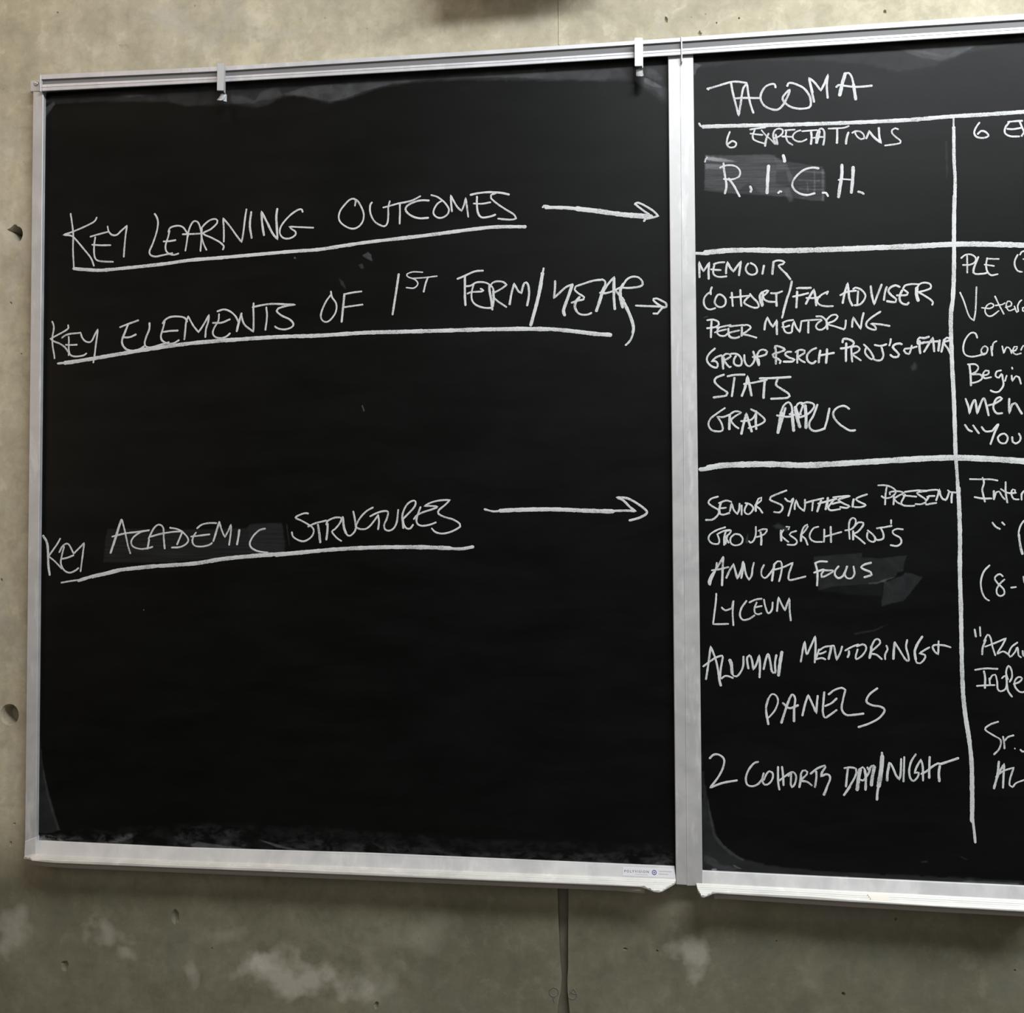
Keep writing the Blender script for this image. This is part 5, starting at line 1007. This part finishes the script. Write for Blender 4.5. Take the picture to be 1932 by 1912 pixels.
def build_wall():
    bm = bmesh.new()
    zlo, zhi, xl, xr = 0.0, 3.4, -2.6, 3.4
    gr = M3(GEO['groove'])
    gx0 = min(p[0] for p in gr)
    lo = gr[:]
    # the groove is a channel open at the bottom: it runs down to the floor
    lo = [p for p in gr if p[1] > .60]
    left = [p for p in lo if p[0] < (min(q[0] for q in lo)+max(q[0] for q in lo))/2]
    right = [p for p in lo if p not in left]
    left.sort(key=lambda p: -p[1]); right.sort(key=lambda p: p[1])
    gl = left + [(left[-1][0], .30), (left[-1][0], .02)] + [(right[0][0], .02), (right[0][0], .30)] + right
    loops = [('groove', gl, .014)]
    for kind, pts, d in GEO['holes']: loops.append((kind, M3(pts), d/1000))
    outer = [(xl, zlo), (xr, zlo), (xr, zhi), (xl, zhi)]
    vo = [bm.verts.new((x, YW, z)) for x, z in outer]
    edges = [bm.edges.new((vo[i], vo[(i+1) % 4])) for i in range(4)]
    rings = []
    for kind, pts, d in loops:
        vv = [bm.verts.new((x, YW, z)) for x, z in pts]
        edges += [bm.edges.new((vv[i], vv[(i+1) % len(vv)])) for i in range(len(vv))]
        rings.append((kind, vv, d))
    bmesh.ops.triangle_fill(bm, edges=edges, use_beauty=True, use_dissolve=False, normal=(0, -1, 0))
    # triangle_fill also fills nothing inside holes (even-odd), so add their walls and floors
    for kind, vv, d in rings:
        n = len(vv); cx = sum(v.co.x for v in vv)/n; cz = sum(v.co.z for v in vv)/n
        if kind == 'groove': steps = [(.97, d)]
        elif kind == 'round': steps = [(.90, .006), (.86, d)]
        elif kind == 'chip': steps = [(.95, .006), (.88, d*1.8)]
        else: steps = [(.62, d*.7), (.30, d)]
        prev = vv
        for s, dep in steps:
            cur = []
            for v in vv:
                if kind == 'groove':
                    x = v.co.x + (cx-v.co.x)*.12; z = v.co.z
                else:
                    x = cx+(v.co.x-cx)*s; z = cz+(v.co.z-cz)*s
                cur.append(bm.verts.new((x, YW+dep, z)))
            for i in range(n):
                j = (i+1) % n
                bm.faces.new((prev[i], prev[j], cur[j], cur[i]))
            prev = cur
        if kind == 'groove': 
            tri = tessellate_polygon([[v.co for v in prev]])
            for a, b, c in tri: bm.faces.new((prev[a], prev[b], prev[c]))
        else:
            bm.faces.new(prev)
    bmesh.ops.recalc_face_normals(bm, faces=bm.faces)
    # make sure the front looks at the room
    big = max(bm.faces, key=lambda f: f.calc_area())
    if big.normal.y > 0: bmesh.ops.reverse_faces(bm, faces=bm.faces)
    me = bpy.data.meshes.new('wall_back'); bm.to_mesh(me); bm.free()
    o = link('wall_back', me, MAT['concrete'])
    o['kind'] = 'structure'
    o['label'] = 'bare cast concrete wall with tie holes behind the chalkboards'
    sd = M3(GEO['seam'])
    plate('formwork_seam', [(sd[0][0]-.0008, sd[1][1]), (sd[0][0]+.0008, sd[1][1]), (sd[0][0]+.0008, 3.3), (sd[0][0]-.0008, 3.3)], YW-.0012, YW+.003, .0005, MAT['concrete'], o)
    # the two cast-in marks beside the formwork joint
    vs, fs = [], []
    for st in GEO['stamp']:
        ribbon([(p[0]/1000, p[1]/1000, 0) for p in st], .0022, YW, .0010, vs, fs, 7)
    mesh('formwork_mark', vs, fs, MAT['stamp'], o)
    # recessed plug at the bottom of the round tie hole
    return o


# ------------------------------------------------------------------ chalk strokes
def smooth_path(pts, step=.0028):
    """pts: (x, z, corner). Catmull-Rom through every point, broken at corners"""
    segs, cur = [], [pts[0]]
    for p in pts[1:]:
        cur.append(p)
        if p[2]: segs.append(cur); cur = [p]
    if len(cur) > 1: segs.append(cur)
    out = []
    for s in segs:
        q = [Vector((a[0], a[1])) for a in s]
        if len(q) == 2:
            k = max(1, int((q[1]-q[0]).length/step/1.5))
            r = [q[0].lerp(q[1], i/k) for i in range(k+1)]
        else:
            q = [q[0]*2-q[1]] + q + [q[-1]*2-q[-2]]; r = []
            for i in range(1, len(q)-2):
                a, b, c, d = q[i-1:i+3]
                k = max(1, int((c-b).length/step))
                for j in range(k):
                    t = j/k
                    r.append(.5*((2*b)+(c-a)*t+(2*a-5*b+4*c-d)*t*t+(3*b-3*c+d-a)*t**3))
            r.append(q[-2])
        out += r if not out else r[1:]
    return out


def ribbon(pts, width, y, thick, vs, fs, seed):
    path = smooth_path(pts)
    clean = [path[0]]
    for p in path[1:]:
        if (p-clean[-1]).length > .0004: clean.append(p)
    path = clean
    if len(path) < 2: return
    n = len(path); h = width/2
    # round the ends off a little
    d0 = (path[0]-path[1]).normalized(); d1 = (path[-1]-path[-2]).normalized()
    path = [path[0]+d0*h*.75] + path + [path[-1]+d1*h*.75]; n += 2
    b = len(vs)
    for i, p in enumerate(path):
        a = path[max(i-1, 0)]; c = path[min(i+1, n-1)]
        t = (c-a)
        if t.length < 1e-7: t = d1
        t.normalize(); nr = Vector((-t.y, t.x))
        w = h*(1+.16*noise.noise(Vector((p.x*90, p.y*90, seed)))+.10*noise.noise(Vector((p.x*400, p.y*400, seed+5))))
        if i in (0, n-1): w *= .45
        e1 = 1+.14*noise.noise(Vector((p.x*600, p.y*600, seed+9))); e2 = 1+.14*noise.noise(Vector((p.x*600, p.y*600, seed+19)))
        l = p+nr*w*e1; r = p-nr*w*e2
        vs.append((l.x, y-.00005, l.y)); vs.append((p.x, y-thick, p.y)); vs.append((r.x, y-.00005, r.y))
    for i in range(n-1):
        k = b+3*i
        fs.append((k, k+1, k+4, k+3)); fs.append((k+1, k+2, k+5, k+4))


def chalk_mesh(name, label, text, parent, seed):
    vs, fs = [], []
    o = parent.location
    for i, ln in enumerate(text.split('\n')):
        w, ps = ln.split('|')
        pts = []
        for tk in ps.split():
            x, z = tk.lstrip('*').split(',')
            pts.append((float(x)/1000, float(z)/1000, tk[0] == '*'))
        ribbon(pts, float(w)/1000, -.0004-.00006*(i % 6), .00035, vs, fs, seed+i*3.1)
    vs = [(x-o.x, y-o.y, z-o.z) for x, y, z in vs]
    me = bpy.data.meshes.new(name); me.from_pydata(vs, [], fs)
    ob = link(name, me, MAT['chalk'], parent)
    ob['label'] = label
    return ob


# ------------------------------------------------------------------ eraser smears: grids of dust whose density fades at the outline
def smear_mesh(alpha, soft, streak, poly, parent, level):
    P = M3(poly); soft = soft/1000; xs = [p[0] for p in P]; zs = [p[1] for p in P]
    w, h = max(xs)-min(xs), max(zs)-min(zs)
    cell = max(.0011, min(.0030, soft*.7, math.sqrt(w*h/9000)*1.0 if w*h > .04 else .003))
    if w*h > .10: cell = .0036
    x0, z0 = min(xs)-soft, min(zs)-soft
    nx, nz = int((w+2*soft)/cell)+2, int((h+2*soft)/cell)+2
    E = [(P[i], P[(i+1) % len(P)]) for i in range(len(P))]
    idx = {}; vs = []; al = []
    for j in range(nz):
        z = z0+j*cell
        near = [e for e in E]
        for i in range(nx):
            x = x0+i*cell
            wob = .6*soft*noise.noise(Vector((x*170, z*170, 3))) + .5*soft*noise.noise(Vector((x*60, z*60, 9)))
            ins = False; dm = 1e9
            for (ax, az), (bx, bz) in near:
                if (az > z) != (bz > z) and x < (bx-ax)*(z-az)/(bz-az)+ax: ins = not ins
                dx, dz = bx-ax, bz-az; L = dx*dx+dz*dz
                t = max(0, min(1, ((x-ax)*dx+(z-az)*dz)/L)) if L else 0
                ex, ez = ax+t*dx-x, az+t*dz-z; dd = ex*ex+ez*ez
                if dd < dm: dm = dd
            d = math.sqrt(dm)*(1 if ins else -1)+wob
            v = max(0, min(1, .5+d/(soft*1.6)))
            if d > -soft*1.6:
                idx[i, j] = len(vs); vs.append((x, -.00012-.00002*level, z)); al.append(alpha*v*v*(3-2*v))
    fs = []
    for (i, j), a in idx.items():
        b, c, d = idx.get((i+1, j)), idx.get((i+1, j+1)), idx.get((i, j+1))
        if None in (b, c, d): continue
        if al[a]+al[b]+al[c]+al[d] <= 0: continue
        fs.append((a, b, c, d))
    if not fs: return
    o = parent.location
    me = bpy.data.meshes.new('chalk_smear')
    me.from_pydata([(x-o.x, y-o.y, z-o.z) for x, y, z in vs], [], fs)
    me.attributes.new('dust', 'FLOAT', 'POINT').data.foreach_set('value', al)
    me.attributes.new('streak', 'FLOAT', 'POINT').data.foreach_set('value', [float(streak == 1)]*len(vs))
    me.attributes.new('cloud', 'FLOAT', 'POINT').data.foreach_set('value', [float(streak == 2)]*len(vs))
    return link('chalk_smear', me, MAT['dust'], parent)


# ------------------------------------------------------------------ boards
def rel(poly, par): return poly


def part_plate(name, poly, yf, yb, bevel, mat, par, yfun=None): return plate(name, poly, yf, yb, bevel, mat, par, par.location, yfun)


def strip_tilt(back):
    # the bottom strips lean back at the top, so that they face the lamps
    b = M3(back)

    def f(x, z):
        zb = b[-1][1]
        for p, q in zip(b, b[1:]):
            if x <= q[0]: zb = p[1]+(q[1]-p[1])*(x-p[0])/(q[0]-p[0]); break
        return -.0020+max(0, min(1.1, (z-zb)/.024))*.0072
    return f


def rail_part(par, data, label):
    o = par.location; rings = []; ins = []
    yb, yf, yg = YW-.0005, -.0140, -.0095
    for x, t, g1, g2, b in [[v/1000 for v in r] for r in data]:
        ring = [(yb, t+.001), (yf+.001, t+.001), (yf, t), (yf, g1), (yg, g1), (yg, g2), (yf, g2), (yf-.0006, (g2+b)/2+.0010), (yf, (g2+b)/2+.0004), (yf, b+.0008), (yf+.0006, b), (yf+.0018, b), (yf+.0018, b+.0075), (yb, b+.0075)]
        rings.append([(x-o.x, y-o.y, z-o.z) for y, z in ring])
        ins.append([(x-o.x, y-o.y, z-o.z) for y, z in [(yg+.0005, g1), (yg-.0012, g1-.0005), (yg-.0012, g2+.0005), (yg+.0005, g2)]])
    r = sweep('map_rail', rings, MAT['rail'], par)
    r['label'] = label
    s = sweep('rail_insert', ins, MAT['insert'], r); s['label'] = 'grey tack strip in the groove of the rail'
    return r


def tray_part(par, data, label):
    o = par.location
    back = M3(data['back']); fr = sorted([(p[0]/1000, p[1]/1000) for p in data['front']], key=lambda p: p[0])

    def interp(t, x):
        if x <= t[0][0]: return t[0][1]
        for a, b in zip(t, t[1:]):
            if x <= b[0]: return a[1]+(b[1]-a[1])*(x-a[0])/max(b[0]-a[0], 1e-9)
        return t[-1][1]
    xa, xb = fr[0][0], fr[-1][0]
    xs = sorted(set([p[0] for p in fr]+[xa+(xb-xa)*i/60 for i in range(61)] +
                    [fr[k][0]+(fr[k+1][0]-fr[k][0])*j/4 for k in range(len(fr)-1) if fr[k+1][0]-fr[k][0] < .03 for j in range(4)]))
    y0 = -.0075; pitch = .0075; vs = []; fs = []; rows = 44; dep = .0575

    def h(y):
        u = ((y0-y) % pitch)/pitch
        return .0026*max(0.0, 1-abs(u-.5)*2.4) - (y0-y)*.02
    for x in xs:
        z = interp(back, x); yfr = interp(fr, x)
        for k in range(rows+1):
            y = max(y0-dep*k/rows, yfr)
            vs.append((x-o.x, y-o.y, z+h(y)-o.z))
        vs.append((x-o.x, yfr-.0003-o.y, z-.0018-o.z))     # rolled front edge
        vs.append((x-o.x, yfr+.0012-o.y, z-.0034-o.z))
        vs.append((x-o.x, y0-o.y, z-.0034-o.z))
    n = rows+4
    for i in range(len(xs)-1):
        for k in range(n-1):
            a = i*n+k; fs.append((a, a+1, a+n+1, a+n))
    fs.append(tuple(range(n))); fs.append(tuple((len(xs)-1)*n+k for k in range(n)))
    me = bpy.data.meshes.new('chalk_tray'); me.from_pydata(vs, [], fs)
    bm = bmesh.new(); bm.from_mesh(me)
    bmesh.ops.remove_doubles(bm, verts=bm.verts, dist=.00002)
    bmesh.ops.recalc_face_normals(bm, faces=bm.faces); bm.to_mesh(me); bm.free()
    t = link('chalk_tray', me, MAT['tray'], par); t['label'] = label
    # the apron under the shelf
    bx = [p for p in back]
    rings = []
    for i in range(25):
        x = xa+.004+(xb-xa-.008)*i/24; z = interp(back, x)-.0034
        if data is GEO['trayL'] and x > bx[-1][0]-.030: break
        if data is GEO['trayR'] and x < xa+.022: continue
        fy = min(-.010, max(interp(fr, x)+.0085, -.036))
        rings.append([(x-o.x, y-o.y, zz-o.z) for y, zz in [(YW-.0008, z), (fy, z), (fy-.001, z-.007), (fy+.0015, z-.0115), (fy+.006, z-.0125), (YW-.0008, z-.0125)]])
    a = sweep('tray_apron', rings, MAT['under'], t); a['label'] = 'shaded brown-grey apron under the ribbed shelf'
    return t


def make_board(key, name, label, frame_pieces, surf, rail, tray, rlabel, tlabel, base):
    b = empty(name, base, label, 'chalkboard')
    (xa, za), (xb, zb) = M3(surf)
    s = box('writing_surface', xa, xb, 0.0, YW-.0008, min(za, zb), max(za, zb), MAT['slate'], b, orig=base)
    s['label'] = 'matt black writing surface' if key == 'R' else 'matt black writing surface, mostly empty'
    for kk, nm, lb, poly in frame_pieces:
        if kk != key: continue
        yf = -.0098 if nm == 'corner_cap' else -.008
        p = part_plate(nm, M3(poly), yf, YW-.0006, .0007, MAT['alu' if nm == 'frame_strip' else 'pale_alu'], b, strip_tilt(tray['back']) if nm == 'bottom_strip' else None)
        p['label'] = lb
    rail_part(b, rail, rlabel)
    tr = tray_part(b, tray, tlabel)
    lv = 0
    for kk, alpha, soft, streak, poly in SMEARS:
        if kk != key: continue
        smear_mesh(alpha, soft, streak, poly, b, lv); lv = (lv+1) % 9
    for i, (kk, nm, lb, text) in enumerate(WORDS):
        if kk == key: chalk_mesh(nm, lb, text, b, i*11.3)
    return b, tr


wall = build_wall()
fl = box('floor', -2.6, 3.4, -4.4, YW, -.1, 0, MAT['floor']); fl['kind'] = 'structure'

L, trL = make_board('L', 'chalkboard', 'chalkboard with KEY LEARNING OUTCOMES, left of the centre seam, whole in view', GEO['frames'], GEO['surfL'], GEO['railL'], GEO['trayL'],
                    'grooved aluminium map rail along the top, screwed at its left end', 'ribbed chalk tray with a rounded lip at its right end', (-.30, 0, .88))
R, trR = make_board('R', 'chalkboard', 'chalkboard headed TACOMA with ruled columns of notes, cut by the right edge', GEO['frames'], GEO['surfR'], GEO['railR'], GEO['trayR'],
                    'grooved aluminium map rail along the top, bright under the lamp', 'ribbed chalk tray with a rounded lip at its left end', (.62, 0, .88))

# end plates of the rails, the flange and its screw
for par, poly, lb in ((L, GEO['plates'][0], 'bright end plate closing the left end of the rail'), (R, GEO['plates'][1], 'bright joint plate between the two rails')):
    p = plate('end_plate', M3(poly), -.0160, YW-.001, .0004, MAT['rail'], par, par.location); p['label'] = lb
p = plate('end_flange', M3(GEO['flange']), -.004, YW-.001, .001, MAT['alu'], L, L.location); p['label'] = 'short fixing flange left of the rail'
sx, sz = GEO['screw'][0]/1000, GEO['screw'][1]/1000
bm = bmesh.new(); bmesh.ops.create_uvsphere(bm, u_segments=20, v_segments=10, radius=.0048)
for v in bm.verts:
    if v.co.y > 0: v.co.y = 0
    v.co.y *= .62
    if abs(v.co.x) < .0006 and v.co.y < -.0015: v.co.y += .0008
    v.co += Vector((sx-L.location.x, -.004-L.location.y, sz-L.location.z))
me = bpy.data.meshes.new('screw'); bm.to_mesh(me); bm.free()
o = link('screw', me, MAT['screw'], p, True); o['label'] = 'domed screw head'

# added pale strip standing in for the thin highlight along the board seam
zt = M3(GEO['frames'][4][3])
plate('seam_highlight', [(SEAM-.0007, zt[3][1]), (SEAM+.0007, zt[4][1]), (SEAM+.0007, zt[0][1]), (SEAM-.0007, zt[0][1])], -.0086, -.0070, .0003, MAT['rail'], R, R.location)

# cream bumper lying in the ribs of the right tray
bq = GEO['bumper']; bz = bq[4]/1000
bx0, bx1 = min(bq[0][0], bq[3][0])/1000, max(bq[1][0], bq[2][0])/1000
by0, by1 = bq[2][1]/1000, bq[0][1]/1000
o = box('rubber_bumper', bx0, bx1, min(by0, by1), max(by0, by1), bz-.0008, bz+.0026, MAT['cream'], trR, .0009, R.location); o['label'] = 'small cream bumper set across the ribs of the tray'

# sticker with printed maker's name at the lower right of the left board
TL = strip_tilt(GEO['trayL']['back'])
lab = plate('maker_sticker', M3(GEO['label']), -.00835, -.0035, .0001, MAT['sticker'], L, L.location, TL); lab['label'] = 'small silver sticker printed POLYVISION with a round violet emblem'
T = M3(GEO['label_text'])


def text_mesh(name, body, size, x0, z0, x1, z1, mat, par, y):
    cu = bpy.data.curves.new(name, 'FONT'); cu.body = body; cu.size = size; cu.space_character = 1.45; cu.offset = size*.02; cu.extrude = .00004; cu.resolution_u = 3
    to = bpy.data.objects.new(name, cu); C.objects.link(to)
    dg = bpy.context.evaluated_depsgraph_get()
    me = bpy.data.meshes.new_from_object(to.evaluated_get(dg)); bpy.data.objects.remove(to)
    xs = [v.co.x for v in me.vertices]; w = max(xs)-min(xs); mn = min(xs); k = (x1-x0)/w
    for v in me.vertices:
        u = (v.co.x-mn)*k; vv = v.co.y*k*.95
        zz = z0+(z1-z0)*u/(x1-x0)+vv
        v.co = (x0+u-par.location.x, y-v.co.z-par.location.y+TL(x0+u, zz), zz-par.location.z)
    return me


me = text_mesh('printed_word', 'POLYVISION', .004, T[0][0], T[0][1]-.0016, T[1][0], T[1][1]-.0016, None, L, -.00845)
o = link('printed_word', me, MAT['ink'], lab); o['label'] = 'tiny spaced lettering POLYVISION'
cx, cz = T[2]
vs, fs = [], []
for k in range(2):
    r0, r1 = ((.0026, .0040), (0.0, .0013))[k]
    b0 = len(vs); n = 20
    for i in range(n):
        a = 2*math.pi*i/n
        vs.append((cx+r0*math.cos(a)-L.location.x, -.00847, cz+r0*math.sin(a)-L.location.z)); vs.append((cx+r1*math.cos(a)-L.location.x, -.00847, cz+r1*math.sin(a)-L.location.z))
    for i in range(n):
        j = (i+1) % n; fs.append((b0+2*i, b0+2*i+1, b0+2*j+1, b0+2*j))
vs = [(x, y+TL(x+L.location.x, z+L.location.z), z) for x, y, z in vs]
me = bpy.data.meshes.new('printed_emblem'); me.from_pydata(vs, [], fs); o = link('printed_emblem', me, MAT['emblem'], lab); o['label'] = 'round violet-blue emblem'
vs, fs = [], []
for (a, b, h) in ((T[3], T[4], .0006), (T[5], T[6], .0006), (T[7], T[8], .00035)):
    k = len(vs)
    for x, z in ((a[0], a[1]-h), (b[0], b[1]-h), (b[0], b[1]+h), (a[0], a[1]+h)): vs.append((x-L.location.x, -.00846, z-L.location.z))
    fs.append((k, k+1, k+2, k+3))
vs = [(x, y+TL(x+L.location.x, z+L.location.z), z) for x, y, z in vs]
me = bpy.data.meshes.new('printed_lines'); me.from_pydata(vs, [], fs); o = link('printed_lines', me, MAT['faint'], lab); o['label'] = 'faint lines of small print'


# ------------------------------------------------------------------ sliding map clips on the rail
def make_clip(cx, ztop, zbot, zhook, label, twist, curl):
    c = empty('map_clip', (cx, -.017, zbot), label, 'clip', 'map clips hooked on the rail')
    w = .0060 if curl else .0068
    H = ztop-zbot
    bm = bmesh.new(); bmesh.ops.create_cube(bm, size=1)
    for v in bm.verts: v.co = Vector((v.co.x*2*w, -.0085+v.co.y*.0018, H/2+v.co.z*H))
    bmesh.ops.bevel(bm, geom=bm.edges, offset=.0007, segments=2, affect='EDGES')
    me = bpy.data.meshes.new('front_plate'); bm.to_mesh(me); bm.free(); link('front_plate', me, MAT['steel'], c)
    # channel that grips the rail: top hook, side web
    pr = [(-.0080, H-.001), (-.0080, H-.0026), (.008, H-.0026), (.008, H-.001)]
    sweep('top_hook', [[(x, y, z) for y, z in pr] for x in (-w*.8, w*.9)], MAT['steel'], c)
    hs = H*.93
    vs = [(w*.95, -.0078, hs), (w*.95, .0002, hs-.002), (w*.95, .0002, H*.62), (w*.95, -.003, H*.55), (w*.95, .0002, H*.50), (w*.95, .0010, -.001), (w*.95, -.0055, -.001)]
    n = len(vs)
    sweep('side_web', [vs, [(x+.0013, y, z) for x, y, z in vs]], MAT['steel'], c)
    # spring tongue and paper hook under the plate
    hz = zhook-zbot; rows = []
    cs = 10
    for i in range(cs+1):
        t = i/cs
        y = .001-.0025*t-.012*t*t; z = -.001+(hz-.001)*t
        ww = w*(.84+.15*t) if t < .7 else w*.95*math.sqrt(max(.05, 1-((t-.7)/.32)**2))
        sh = w*(.55-.75*t) if curl else w*.28
        rows.append([(sh-ww, y, z), (sh, y-.0012, z), (sh+ww, y, z), (sh+ww, y+.0011, z-.0003), (sh, y-.0001, z-.0003), (sh-ww, y+.0011, z-.0003)])
    sweep('paper_hook', rows, MAT['steel'], c, True)
    if curl:
        rr = [[(w*1.2, .002, -.002), (w*1.45, .002, -.002), (w*1.45, .003, -.002), (w*1.2, .003, -.002)],
              [(w*.7, -.006, hz*.95), (w*1.55, -.001, hz*.9), (w*1.55, 0, hz*.9), (w*.7, -.005, hz*.95)]]
        sweep('hook_ear', rr, MAT['steel'], c)
    c.rotation_euler = (0, 0, twist)
    return c


q = [v/1000 for v in GEO['clips'][0]]
make_clip(q[0], q[1], q[3], q[5], 'steel map clip on the left half of the rail, its curled hook turned sideways', .16, True)
q = [v/1000 for v in GEO['clips'][1]]
make_clip(q[0], q[1], q[3], q[5], 'steel map clip beside the centre seam, its hook catching the light', .04, False)

# unseen box added above the boards only to shade the wall beneath it
dx, dz = GEO['dent'][0][0]/1000, GEO['dent'][0][1]/1000
t = empty('light_blocker', (.06, YW, 2.47), 'unseen grey box added above the left chalkboard to shade the wall', 'bracket')
box('blocker_plate', -.11, .11, -.010, -.0005, 0, .20, MAT['bracket'], t, .003)
box('blocker_arm', -.16, .12, -.125, -.009, .005, .12, MAT['bracket'], t, .004)
